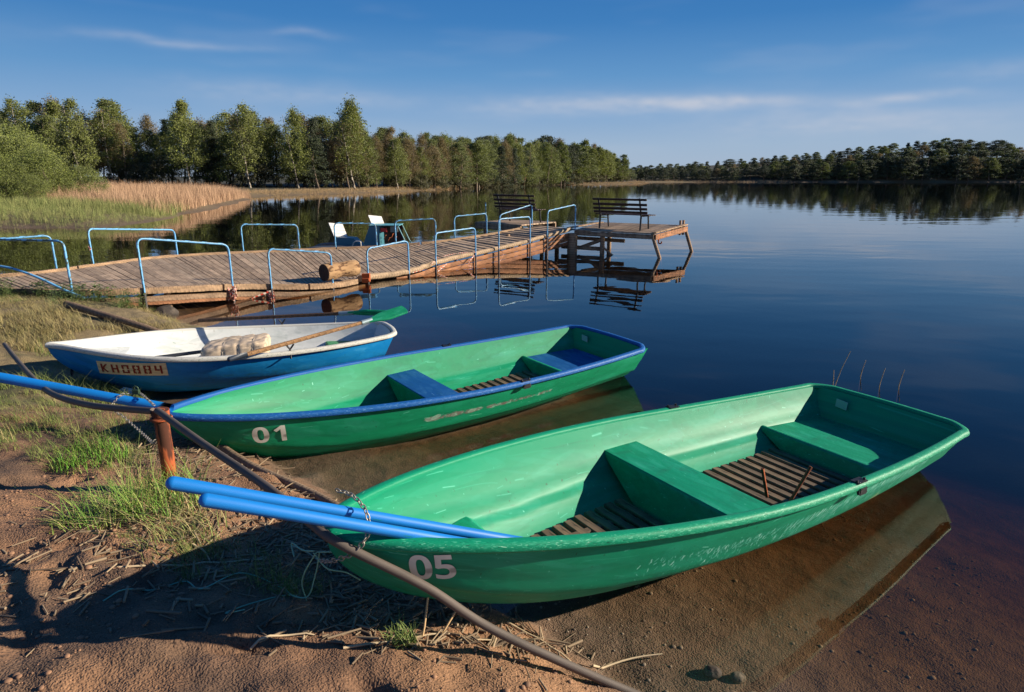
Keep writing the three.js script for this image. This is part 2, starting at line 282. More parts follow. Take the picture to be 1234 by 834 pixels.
// ---------------------------------------------------------------- boats
const FONT = await new FontLoader().loadAsync('fonts/droid/droid_sans_bold.typeface.json');
class Hull {
  constructor(p) { Object.assign(this, { D: .42, s0: .30, rake: .10, curve: .05, lap: .018, flare: .27 }, p); }
  beam(s) { s = clamp(s); return s < this.q ? .022 + (this.Bm - .022) * Math.pow(clamp(1 - Math.pow(Math.abs(1 - s / this.q), this.p)), Math.exp(this.e)) : this.Bm - (this.Bm - this.Bs) * ((s - this.q) / (1 - this.q)) ** 2; }
  sheer(s) { return this.rise * (1 - s) ** 2 + this.sr * s ** 3; }
  keel(s) {
    const b = -this.D + .05 * sstep(.6, 1, s) + .02 * sstep(.3, .1, s);
    if (s >= this.s0) return b;
    const k = 1 - Math.pow(1 - clamp(s / this.s0), 2.0); return lerp(this.sheer(0) - .035, b, Math.pow(k, .62));
  }
  at(s, g, inset = 0, lift = 0) {                                // g -1 (far side) .. 0 (keel) .. 1 (near side)
    const ph = Math.abs(g) * Math.PI / 2, n = lerp(1.55, 2.75, sstep(0, .45, s)), x = Math.pow(Math.sin(ph), 2 / n), y = 1 - Math.pow(Math.max(0, Math.cos(ph)), 2 / n);
    const ys = this.sheer(s), yk = Math.min(this.keel(s) + lift, ys - .004);
    let w = Math.max(.003, this.beam(s) - inset) * x * (1 - this.flare * (1 - y) * sstep(0, .3, s));
    w += this.lap * sstep(.36, .385, y) * (1 - .75 * sstep(.40, .62, y)) * sstep(.03, .12, s);
    const st = sstep(.86, 1, s);
    return new THREE.Vector3(-(1 - s) * this.L - this.rake * (1 - y) * st + this.curve * (1 - x * x) * sstep(.93, 1, s), lerp(yk, ys, y), Math.sign(g || 1) * w * (g === 0 ? 0 : 1));
  }
  shell(inset, lift, s1, s2, NS = 64, NG = 72) {
    const P = [], UV = [], I = [];
    for (let i = 0; i <= NS; i++) { const s = s1 + (s2 - s1) * Math.pow(i / NS, 1.35); for (let j = 0; j <= NG; j++) { const g = j / NG * 2 - 1, p = this.at(s, g, inset, lift); P.push(p.x, p.y, p.z); UV.push(s, (g + 1) / 2); } }
    const w = NG + 1; for (let i = 0; i < NS; i++) for (let j = 0; j < NG; j++) { const a = i * w + j; I.push(a, a + 1, a + w, a + w, a + 1, a + w + 1); }
    const base = P.length / 3, K = 10, H = NG / 2;               // the transom
    for (let j = 0; j <= H; j++) { const a = this.at(s2, 1 - j / H, inset, lift), b = this.at(s2, -1 + j / H, inset, lift), top = this.at(s2, 1, inset, lift).z || 1; for (let k = 0; k <= K; k++) { const t = k / K, p = a.clone().lerp(b, t), r = p.z / Math.max(a.z, 1e-3); p.x += this.curve * .8 * (a.z / top) ** 2 * (1 - r * r); P.push(p.x, p.y, p.z); UV.push(.98 + .02 * t, 1 - j / H * .5); } }
    for (let j = 0; j < H; j++) for (let k = 0; k < K; k++) { const a = base + j * (K + 1) + k; I.push(a, a + 1, a + K + 1, a + K + 1, a + 1, a + K + 2); }
    return geoFrom(P, I, UV);
  }
  outer() { return this.shell(0, 0, 0, 1); }
  inner() { return this.shell(.03, .05, .012, .988); }
  innerHalf(s, y) { let best = .01; for (let k = 0; k <= 60; k++) { const p = this.at(s, k / 60, .03, .05); if (p.y <= y) best = Math.max(best, p.z); } return best; }
  floorY(s) { return this.at(s, 0, .03, .05).y; }
  sOf(x) { return clamp(1 + x / this.L); }
  rim(profile) {                                                  // sweep of a profile (outward, up) along the sheer
    const path = [], n = 70;
    for (let i = 0; i <= n; i++) { const p = this.at(.003 + .975 * Math.pow(i / n, 1.4), 1); path.push(p); }
    const a = this.at(1, 1), b = this.at(1, -1);
    for (let i = 1; i < 10; i++) { const t = i / 10, p = a.clone().lerp(b, t), r = p.z / a.z; p.x += this.curve * .8 * (1 - r * r); path.push(p); }
    for (let i = n; i >= 0; i--) path.push(this.at(.003 + .975 * Math.pow(i / n, 1.4), -1));
    const c = new THREE.CatmullRomCurve3(path, true, 'centripetal'), N = 300, P = [], UV = [], I = [], m = profile.length;
    let len = 0, prev = null;
    for (let i = 0; i <= N; i++) {
      const q = c.getPointAt((i % N) / N), T = c.getTangentAt((i % N) / N), out = new THREE.Vector3(-T.z, 0, T.x).normalize();
      if (prev) len += q.distanceTo(prev); prev = q;
      for (let k = 0; k <= m; k++) { const [o, u] = profile[k % m]; P.push(q.x + out.x * o, q.y + u, q.z + out.z * o); UV.push(len, k / m); }
    }
    for (let i = 0; i < N; i++) for (let k = 0; k < m; k++) { const a2 = i * (m + 1) + k, b2 = a2 + m + 1; I.push(a2, b2, a2 + 1, b2, b2 + 1, a2 + 1); }
    return geoFrom(P, I, UV);
  }
  panel(profile, grow = .012) {                                   // a seat: a profile (x, y) drawn out from side to side of the inner hull
    const P = [], UV = [], I = []; let len = 0;
    profile.forEach(([x, y], i) => { if (i) len += Math.hypot(x - profile[i - 1][0], y - profile[i - 1][1]); const w = this.innerHalf(this.sOf(x), y) + grow; for (const t of [-1, -.5, 0, .5, 1]) { P.push(x, y, t * w); UV.push(t * w + 1, len); } });
    for (let i = 0; i < profile.length - 1; i++) for (let k = 0; k < 4; k++) { const a = i * 5 + k; I.push(a, a + 1, a + 5, a + 5, a + 1, a + 6); }
    return geoFrom(P, I, UV).toNonIndexed();
  }
  surfaceAt(x, y, off, side = 1) {                                // the point of the outer near side at that x and height, pushed out
    const s = this.sOf(x); let a = .02, b = .999;
    for (let k = 0; k < 30; k++) { const m = (a + b) / 2; this.at(s, m).y < y ? a = m : b = m; }
    const g = (a + b) / 2, p = this.at(s, g * side), u = this.at(s, (g + .01) * side).sub(this.at(s, (g - .01) * side)), v = this.at(s + .005, g * side).sub(this.at(s - .005, g * side));
    const nrm = u.cross(v).normalize(); if (nrm.z * side < 0) nrm.negate();
    return p.addScaledVector(nrm, off);
  }
  decal(geo, x0, y0, off) {                                       // lays a flat shape on the near side
    const g = new TessellateModifier(.02, 6).modify(geo.index ? geo.toNonIndexed() : geo), p = g.attributes.position;
    for (let i = 0; i < p.count; i++) { const q = this.surfaceAt(x0 + p.getX(i), y0 + p.getY(i), off); p.setXYZ(i, q.x, q.y, q.z); }
    g.computeVertexNormals(); return g;
  }
}
const GREEN = { L: 4.017, Bm: .599, Bs: .514, p: 1.915, rise: .159, q: .557, e: -.358, sr: .036 };
const BLUE = { L: 2.959, Bm: .675, Bs: .332, p: 2.588, rise: .159, q: .48, e: .42, sr: .043, D: .36, s0: .34, rake: .16, lap: .006 };
const rimProfile = [[-.032, -.012], [-.032, .010], [-.026, .019], [-.012, .023], [.010, .022], [.022, .016], [.028, .004], [.028, -.014], [.022, -.024], [.006, -.026], [-.022, -.022]];
for (const q of rimProfile) { q[0] *= .86; q[1] *= .84; }
function paint(base, seed, opts = {}) {                          // gel coat with mottling and scrapes; u along the boat, v round the hull
  return canvasTex(2048, 512, (c, w, h) => {
    const r = mulberry(seed); c.fillStyle = base; c.fillRect(0, 0, w, h);
    for (let i = 0; i < 900; i++) { const x = r() * w, y = r() * h, a = 8 + r() * 120, b = 2 + r() * 14; c.globalAlpha = .02 + r() * .03; c.fillStyle = r() < .5 ? '#ffffff' : '#002018'; c.beginPath(); c.ellipse(x, y, a, b, (r() - .5) * .3, 0, 7); c.fill(); }
    for (let i = 0; i < (opts.scratches ?? 260); i++) { const x = r() * w, y = r() * h, l = 4 + r() * r() * 60; c.globalAlpha = .12 + r() * .4; c.strokeStyle = r() < .75 ? (opts.light || '#bfe6d2') : '#0a4a35'; c.lineWidth = .6 + r() * 1.3; c.beginPath(); c.moveTo(x, y); c.lineTo(x + l * (r() < .5 ? 1 : -1), y + (r() - .5) * 10); c.stroke(); }
    for (let i = 0; i < 700; i++) { const x = r() * w, y = r() * h; c.globalAlpha = .15 + r() * .45; c.fillStyle = r() < .4 ? (opts.light || '#bfe6d2') : '#26301f'; c.beginPath(); c.ellipse(x, y, .6 + r() * r() * 4, .5 + r() * r() * 2.2, r() * 3, 0, 7); c.fill(); }
    for (let i = 0; i < 60; i++) { const x = r() * w, y = r() * h, l = 30 + r() * 160; c.globalAlpha = .10 + r() * .16; c.strokeStyle = r() < .5 ? (opts.light || '#bfe6d2') : '#113a2c'; c.lineWidth = .8; c.beginPath(); c.moveTo(x, y); c.bezierCurveTo(x + l * .3, y + (r() - .5) * 12, x + l * .7, y + (r() - .5) * 12, x + l, y + (r() - .5) * 16); c.stroke(); }
    if (opts.more) opts.more(c, w, h, r);
    c.globalAlpha = 1;
  });
}
const gelBump = tex(512, 256, (u, v) => { const a = .5 + .9 * (fbm(u * 16, v * 8, 4, 141, 8) - .5) + .25 * (noise(u * 128, v * 64, 143, 64) - .5); return [a, a, a]; }, false);
const boatPaint = (map, o = {}) => new THREE.MeshPhysicalMaterial({ map, bumpMap: gelBump, bumpScale: .0016, roughness: .58, specularIntensity: .5, clearcoat: .05, clearcoatRoughness: .35, side: THREE.DoubleSide, ...o });
const rimTex = (base, light, seed) => canvasTex(1024, 128, (c, w, h) => { const r = mulberry(seed); c.fillStyle = base; c.fillRect(0, 0, w, h); for (let i = 0; i < 900; i++) { c.globalAlpha = .08 + r() * r() * .6; c.fillStyle = r() < .7 ? light : '#123a30'; const x = r() * w, y = (.15 + .45 * (r() + r()) / 2 + r() * .2) * h; c.beginPath(); c.ellipse(x, y, 1 + r() * r() * 15, .5 + r() * 1.4, (r() - .5) * .4, 0, 7); c.fill(); } c.globalAlpha = 1; });

function makeBoat(name, label, group, hull, pose, mats) {
  const [x, f, hd, h0, pit, roll] = pose, g = thing(name, label, 'boat', V(x + hull.L * Math.cos(hd), h0, f + hull.L * Math.sin(hd)), 0, group);
  g.rotation.set(roll, hd, -pit, 'YXZ'); g.userData.hullShape = undefined; delete g.userData.hullShape;
  g.updateMatrixWorld(true);
  part('hull', hull.outer(), mats.outer, g);
  part('inner_hull', hull.inner(), mats.inner, g);
  part('gunwale', hull.rim(rimProfile), mats.rim, g);
  return g;
}
function seatProfile(x1, x2, top, f1, f2, e = .018) { return [[x1 - .012, f1], [x1, top - e], [x1 + .003, top - e * .3], [x1 + e * .6, top], [x2 - e * .6, top], [x2 - .003, top - e * .3], [x2, top - e], [x2 + .012, f2]]; }
function fitGreenBoat(g, hull, m) {
  const L = hull.L, X = (s) => -(1 - s) * L;
  const thTop = hull.sheer(.46) - .135;
  part('thwart', hull.panel(seatProfile(X(.447), X(.447) + .285, thTop, hull.floorY(.447) + .004, hull.floorY(.52) + .004)), m.seatBox, g);
  part('seat_board', hull.panel([[X(.447) + .004, thTop - .004], [X(.447) + .006, thTop + .004], [X(.447) + .279, thTop + .004], [X(.447) + .281, thTop - .004]], .004), m.seat, g);
  const sTop = hull.sheer(.8) - .195;
  part('stern_seat', hull.panel([[X(.808) - .012, hull.floorY(.81) + .004], [X(.808), sTop - .004], [X(.808) + .006, sTop + .012], [X(.808) + .03, sTop + .016], [X(.808) + .05, sTop + .010], [X(.808) + .062, sTop - .004], [X(.985), sTop - .008]]), m.seatBox, g);
  part('stern_board', hull.panel([[X(.808) + .064, sTop - .006], [X(.808) + .066, sTop + .0], [X(.975), sTop - .002]], .004), m.sternSeat, g);
  const bTop = hull.sheer(.2) - .235;
  part('bow_locker', hull.panel([[X(.06), bTop + .03], [X(.187), bTop + .005], [X(.194), bTop - .012], [X(.197), hull.floorY(.197) + .004]]), m.inner, g);
  const slat = chamferBox(1, .022, .052, .004), slats = new THREE.Group();
  for (const [s1, s2] of [[.20, .44], [.528, .80]]) {
    const n = Math.round((s2 - s1) * L / .083);
    for (let i = 0; i < n; i++) {
      const s = lerp(s1, s2, (i + .5) / n), y = hull.floorY(s) + .085, w = Math.min(.42, hull.innerHalf(s, y - .012) - .012);
      const o = part('floor_slat', slat, M.slat[(i * 7 + 3) % 3], g); o.position.set(X(s), y, 0); o.rotation.y = Math.PI / 2 + (hash(i, 3, 5) - .5) * .012; o.scale.x = w * 2;
    }
    for (const z of [-.16, .16]) { const a = new THREE.Vector3(X(s1), hull.floorY(s1) + .060, z * (s1 < .3 ? .45 : 1)), b = new THREE.Vector3(X(s2), hull.floorY(s2) + .060, z); part('slat_bearer', barGeo(a, b, .04, .026), M.slat[1], g); }
  }
  for (const side of [-1, 1]) {                                  // rowlock sockets
    const p = hull.at(.615, side), q = [];
    for (const dx of [-.035, .035]) q.push(tube([new THREE.Vector3(p.x + dx, p.y - .035, p.z + side * .026), new THREE.Vector3(p.x + dx, p.y + .034, p.z + side * .006)], .007, 8));
    q.push(new THREE.BoxGeometry(.085, .006, .045).translate(p.x, p.y + .022, p.z));
    q.push(new THREE.BoxGeometry(.06, .035, .005).translate(p.x, p.y - .022, p.z + side * .03));
    part('rowlock_socket', mergeGeometries(q.map((a) => a.toNonIndexed())), M.iron, g);
  }
  const a = hull.at(.985, -.86, .03, .05), plate = new THREE.BoxGeometry(.004, .062, .085); const o = part('maker_plate', plate, m.plate, g);
  o.position.set(a.x + hull.curve * .42 - .006, hull.sheer(1) - .075, -.27); o.rotation.z = .12; o.rotation.x = .08;
}
function digits(g, hull, text, x0, y0, size, m, wide = 1.1, lean = .1) {
  let w = 0;
  for (const ch of text) {
    const geo = new THREE.ShapeGeometry(FONT.generateShapes(ch, size), 10); geo.computeBoundingBox(); const bb = geo.boundingBox;
    geo.translate(-bb.min.x, -bb.min.y, 0); geo.scale(wide, 1, 1); { const q = geo.attributes.position; for (let i = 0; i < q.count; i++) q.setX(i, q.getX(i) - lean * q.getY(i)); }
    part('painted_number', hull.decal(geo, x0 + w, y0, .004), m, g); w += (bb.max.x - bb.min.x) * wide + size * .15;
  }
}
const scuffs05 = (c, w, h, r) => {
  for (let i = 0; i < 900; i++) { const s = .28 + Math.pow(r(), .7) * .58, v = .955 - r() * r() * .10 - .03 * Math.sin(s * 6); c.globalAlpha = .25 + r() * .5; c.strokeStyle = '#b4e3d4'; c.lineWidth = .7 + r() * 2.6; const x = s * w, y = (1 - v) * h; c.beginPath(); c.moveTo(x, y); c.lineTo(x + (r() - .5) * 14, y + 3 + r() * 16 * (s > .5 ? 1 : .4)); c.stroke(); }
  for (let i = 0; i < 46; i++) { c.globalAlpha = .12; c.fillStyle = '#9aa56b'; c.beginPath(); c.ellipse(w * .735 + (r() - .5) * 40, h * .165 + (r() - .5) * 44, 5 + r() * 10, 8 + r() * 16, r() * 3, 0, 7); c.fill(); }
  for (let i = 0; i < 240; i++) { const s = r(); c.globalAlpha = .05 + r() * .12; c.fillStyle = '#2a2f1c'; const y = (1 - (.60 + r() * .10)) * h; c.fillRect(s * w, y, 10 + r() * 60, 2 + r() * 10); }
};
const scuffs01 = (c, w, h, r) => {
  for (let i = 0; i < 330; i++) { const t = r(), s = .40 + t * .30, v = .922 + (r() - .5) * .016; c.globalAlpha = .25 + r() * .5; c.fillStyle = r() < .65 ? '#6f6a60' : '#94b9a5'; const k = .35 + 1.2 * Math.abs(Math.sin(t * 23)) * Math.exp(-t * 1.3); c.beginPath(); c.ellipse(s * w, (1 - v) * h, 2 + r() * 17 * k, .8 + r() * 5 * k, (r() - .5) * .5, 0, 7); c.fill(); }
};
const green05 = paint('#038763', 11, { more: scuffs05, scratches: 420 }), green01 = paint('#02855b', 12, { more: scuffs01 }), greenIn = paint('#038763', 13, { scratches: 320, light: '#c9f2df', more: (c, w, h, r) => { for (let i = 0; i < 1500; i++) { c.globalAlpha = .12 + r() * .3; c.fillStyle = '#3b3a28'; const q = (r() + r() + r()) / 3; c.beginPath(); c.ellipse((.15 + r() * .7) * w, (.25 + q * .5) * h, .5 + r() * r() * 4, .5 + r() * r() * 3, r() * 3, 0, 7); c.fill(); } } }), greenIn01 = paint('#02855b', 14, { light: '#c9f2df' });
const seatTex = paint('#038763', 15, { scratches: 160, more: (c, w, h, r) => { for (let i = 0; i < 90; i++) { c.globalAlpha = .08; c.fillStyle = '#4d4630'; c.beginPath(); c.ellipse(r() * w, r() * h, 10 + r() * 50, 6 + r() * 20, r() * 3, 0, 7); c.fill(); } } });
const blueSeatTex = paint('#10508e', 16, { light: '#a9c9ec', scratches: 200 });
const plateMat = mat({ color: lin(.42, .46, .40), roughness: .5 });
const numberMat = mat({ color: lin(.80, .80, .76), roughness: .6, map: tex(128, 128, (u, v) => { const a = .9 + .3 * (fbm(u * 8, v * 8, 4, 101, 8) - .5) - .25 * sstep(.72, .8, fbm(u * 16, v * 16, 3, 103, 16)); return [a, a, a * .97]; }) });
const gPaint05 = boatPaint(green05), gPaint01 = boatPaint(green01), gIn = boatPaint(greenIn, { roughness: .54 }), gIn01 = boatPaint(greenIn01);
const rim05 = boatPaint(rimTex('#038763', '#cfe4c4', 21)), rim01 = boatPaint(rimTex('#17579c', '#a9c4e6', 22)), rimBB = boatPaint(rimTex('#c4c2ba', '#8d8a82', 23), { roughness: .5 });
const seat05 = boatPaint(rep(seatTex, .45, .9)), seatBlue = boatPaint(rep(blueSeatTex, .45, .9));

const h05 = new Hull(GREEN), h01 = new Hull(GREEN), hBB = new Hull(BLUE);
const boat05 = makeBoat('rowing_boat', 'green rowing boat with green gunwale numbered 05 and blue oars across its bow', 'green fibreglass rowing boats', h05, [-.665, 1.98, .603, .308, .062, .019], { outer: gPaint05, inner: gIn, rim: rim05 });
fitGreenBoat(boat05, h05, { seat: seat05, sternSeat: seat05, seatBox: gIn, inner: gIn, plate: plateMat });
digits(boat05, h05, '05', -(1 - .063) * h05.L, -.022, .118, numberMat, .86, .3);
const boat01 = makeBoat('rowing_boat', 'green rowing boat with blue gunwale and blue seats numbered 01', 'green fibreglass rowing boats', h01, [-2.233, 3.864, .644, .306, -.009, .027], { outer: gPaint01, inner: gIn01, rim: rim01 });
fitGreenBoat(boat01, h01, { seat: seatBlue, sternSeat: seatBlue, seatBox: gIn01, inner: gIn01, plate: plateMat });
digits(boat01, h01, '01', -(1 - .115) * h01.L, -.085, .13, numberMat, 1.1, .15);

const blueOut = paint('#0d7fc6', 17, { light: '#6fb2d6', scratches: 300, more: (c, w, h, r) => { for (let i = 0; i < 200; i++) { c.globalAlpha = .06 + r() * .1; c.fillStyle = '#4a5a48'; c.fillRect((.3 + r() * .5) * w, (.1 + r() * .2) * h, 10 + r() * 60, 1 + r() * 8); } } });
const whiteIn = paint('#c8cbca', 18, { light: '#8b8678', scratches: 260 });
const boatBB = makeBoat('rowing_boat', 'blue rowing boat with white inside and a cream registration plate', undefined, hBB, [-4.034, 5.364, .39, .329, .001, -.024], { outer: boatPaint(blueOut), inner: boatPaint(whiteIn, { roughness: .5 }), rim: rimBB });
{
  const g = boatBB, h = hBB, X = (s) => -(1 - s) * h.L, white = boatPaint(whiteIn, { roughness: .5 }), pale = boatPaint(paint('#3f8f5c', 19, {}));
  part('thwart', h.panel(seatProfile(X(.44), X(.44) + .26, h.sheer(.47) - .15, h.floorY(.44) + .004, h.floorY(.52) + .004)), white, g);
  part('stern_seat', h.panel([[X(.80) - .01, h.sheer(.8) - .20], [X(.80), h.sheer(.8) - .165], [X(.80) + .012, h.sheer(.8) - .158], [X(.975), h.sheer(.9) - .17]]), pale, g);
  part('bow_deck', h.panel([[X(.05), h.sheer(.05) - .05], [X(.19), h.sheer(.17) - .10], [X(.20), h.sheer(.17) - .115], [X(.203), h.floorY(.203) + .004]]), white, g);
  // registration plate KH0884 in red-brown stencil letters
  const pw = .56, ph = .125, px = X(.135), py = -.085, plateGeo = new THREE.PlaneGeometry(pw, ph, 16, 4).translate(pw / 2, ph / 2, 0);
  const pl = part('registration_plate', h.decal(plateGeo, px, py, .004), mat({ color: lin(.92, .80, .56), roughness: .6, map: tex(128, 64, (u, v) => { const a = .92 + .3 * (fbm(u * 8, v * 8, 4, 111, 8) - .5); return [a, a * .97, a * .9]; }) }), g);
  const LET = {                                                   // strokes of the stencil letters on a 5 x 7 grid: x0, y0, x1, y1
    K: [[0, 0, 1.4, 7]], H: [[0, 0, 1.4, 7], [3.6, 0, 5, 7], [1.4, 2.9, 3.6, 4.1]], 0: [[0, 0, 1.4, 3.0], [0, 3.7, 1.4, 7], [3.6, 0, 5, 3.0], [3.6, 3.7, 5, 7], [1.4, 0, 3.6, 1.1], [1.4, 5.9, 3.6, 7]],
    8: [[0, 0, 1.4, 3.0], [0, 4.0, 1.4, 7], [3.6, 0, 5, 3.0], [3.6, 4.0, 5, 7], [1.4, 0, 2.2, 1.1], [2.8, 0, 3.6, 1.1], [.3, 3.0, 2.2, 4.0], [2.8, 3.0, 4.7, 4.0], [1.4, 5.9, 2.2, 7], [2.8, 5.9, 3.6, 7]], 4: [[0, 2.6, 1.4, 7], [3.6, 0, 5, 7], [1.4, 2.6, 3.3, 3.8]],
  };
  const red = mat({ color: lin(.25, .025, .015), roughness: .7 }), u = .0116;
  [...'KH0884'].forEach((ch, i) => {
    const q = LET[ch].map(([a, b, c, d]) => new THREE.PlaneGeometry((c - a) * u, (d - b) * u, 2, 2).translate((a + c) / 2 * u, (b + d) / 2 * u, 0));
    if (ch === 'K') for (const s of [1, -1]) { const sh = new THREE.Shape([[1.3, 3.5 - s * .2], [1.3, 3.5 + s * .9], [3.6, 3.5 + s * 3.5], [5, 3.5 + s * 3.5], [2.2, 3.5 + s * .1]].map(([a, b]) => new THREE.Vector2(a * u, b * u))); q.push(new THREE.ShapeGeometry(sh)); }
    const m = mergeGeometries(q.map((a) => (a.index ? a.toNonIndexed() : a)));
    part('stencil_letter', h.decal(m, px + .03 + i * .087, py + .022, .0065), red, pl);
  });
  const ring = new THREE.TorusGeometry(.028, .006, 8, 18).rotateY(Math.PI / 2); const o = part('bow_ring', ring, M.iron, g); const s = h.at(.055, 0); o.position.set(s.x - .02, s.y - .01, 0);
  for (const side of [-1, 1]) { const p = h.at(.66, side), q = [tube([new THREE.Vector3(p.x, p.y - .05, p.z + side * .03), new THREE.Vector3(p.x, p.y + .03, p.z), new THREE.Vector3(p.x - .03, p.y + .075, p.z)], .008, 8), tube([new THREE.Vector3(p.x, p.y + .03, p.z), new THREE.Vector3(p.x + .035, p.y + .075, p.z)], .008, 8)]; part('rowlock', mergeGeometries(q), M.iron, g); }
}

// ---------------------------------------------------------------- water: its surface, and the peat-brown water under it, both open where the boats float
function waterline(g, hull) {
  const near = [], far = [], v = new THREE.Vector3();
  for (let i = 0; i <= 60; i++) {
    const s = i / 60;
    for (const [side, list] of [[1, near], [-1, far]]) {
      const wy = (t) => { v.copy(hull.at(s, t * side, .014, .02)); return g.localToWorld(v).y; };
      if (wy(.001) >= -.004 || wy(1) <= 0) continue;
      let a = .001, b = 1; for (let k = 0; k < 30; k++) { const m = (a + b) / 2; wy(m) < 0 ? a = m : b = m; }
      wy((a + b) / 2); list.push(new THREE.Vector2(v.x, -v.z));
    }
  }
  return near.length > 3 ? [...near, ...far.reverse()] : null;
}
const waveTex = (() => {
  const n = 1024, r = mulberry(77), A = new Float32Array(n * n), waves = [];
  for (let i = 0; i < 70; i++) { const lam = .22 * Math.pow(16, r()), k = 24 / lam, th = Math.PI / 2 + (r() + r() + r() - 1.5) * .75; const kx = Math.round(k * Math.cos(th)), ky = Math.round(k * Math.sin(th)); if (kx || ky) waves.push([kx, ky, r() * 7, Math.pow(lam, 1.15) * (.5 + r())]); }
  const cs = waves.map(([kx, ky, p]) => [Array.from({ length: n }, (_, i) => 2 * Math.PI * kx * i / n), Array.from({ length: n }, (_, j) => 2 * Math.PI * ky * j / n + p)]);
  let lo = 1e9, hi = -1e9;
  const tab = waves.map((w, q) => [cs[q][0].map(Math.cos), cs[q][0].map(Math.sin), cs[q][1].map(Math.cos), cs[q][1].map(Math.sin), w[3]]);
  for (let j = 0; j < n; j++) for (let i = 0; i < n; i++) { let a = 0; for (const [cx, sx, cy, sy, m] of tab) a += m * (cx[i] * cy[j] - sx[i] * sy[j]); A[j * n + i] = a; if (a < lo) lo = a; if (a > hi) hi = a; }
  const d = new Float32Array(n * n * 4); for (let i = 0; i < n * n; i++) { d[i * 4] = d[i * 4 + 1] = d[i * 4 + 2] = (A[i] - lo) / (hi - lo); d[i * 4 + 3] = 1; }
  const t = new THREE.DataTexture(d, n, n, THREE.RGBAFormat, THREE.FloatType); t.wrapS = t.wrapT = THREE.RepeatWrapping; t.magFilter = t.minFilter = THREE.LinearFilter; t.repeat.set(1 / 24, 1 / 24); t.needsUpdate = true; return t;
})();
{
  const holes = [waterline(boat05, h05), waterline(boat01, h01), waterline(boatBB, hBB)].filter(Boolean);
  const shape = new THREE.Shape([[-60, -60], [420, -60], [420, 330], [-60, 330]].map((p) => new THREE.Vector2(...p)));
  for (const q of holes) shape.holes.push(new THREE.Path(q));
  const top = new THREE.ShapeGeometry(shape).rotateX(-Math.PI / 2);
  structure('lake_water', top, new THREE.MeshPhysicalMaterial({ color: 0xffffff, transmission: 1, thickness: 0, ior: 1.333, roughness: .012, bumpMap: waveTex, bumpScale: .0045, side: THREE.DoubleSide }));
  const body = new THREE.ExtrudeGeometry(shape, { depth: 9, bevelEnabled: false }).rotateX(-Math.PI / 2).translate(0, -9.006, 0);
  structure('lake_water_depth', body, new THREE.MeshPhysicalMaterial({ color: 0xffffff, transparent: true, opacity: .002, roughness: 1, thickness: 1, attenuationColor: lin(.42, .28, .15), attenuationDistance: .55, side: THREE.DoubleSide }));
}
//__REST_START__
// ---------------------------------------------------------------- jetty
// stations along the deck: near edge (x, ahead, height), far edge (x, ahead, height)
const JETTY = [[[-8.1, 9.1, 0.37], [-8.6, 9.3, 0.42]], [[-6.89, 8.78, 0.35], [-7.95, 9.5, 0.42]], [[-5.82, 8.68, 0.35], [-7.42, 9.94, 0.42]], [[-5.18, 9.02, 0.32], [-7.14, 11.05, 0.4]], [[-4.62, 9.67, 0.25], [-6.86, 12.41, 0.36]], [[-4.24, 10.2, 0.18], [-6.37, 13.05, 0.34]], [[-3.5, 10.65, 0.1], [-5.45, 13.82, 0.31]], [[-3.07, 11.09, 0.06], [-4.8, 14.23, 0.3]], [[-2.65, 11.9, 0.05], [-4.07, 14.65, 0.29]], [[-1.97, 12.62, 0.07], [-3.26, 14.95, 0.29]], [[-1.54, 13.3, 0.155], [-2.7, 15.27, 0.3]], [[-0.77, 14.24, 0.23], [-1.94, 15.56, 0.34]], [[0.46, 15.45, 0.4], [-0.68, 16.55, 0.43]], [[1.66, 16.79, 0.59], [0.76, 18.0, 0.59]]];
const jetty = thing('jetty', 'weathered wooden jetty with pale blue hoop railings sloping out to a raised platform', 'jetty', V(-3, 0, 12));
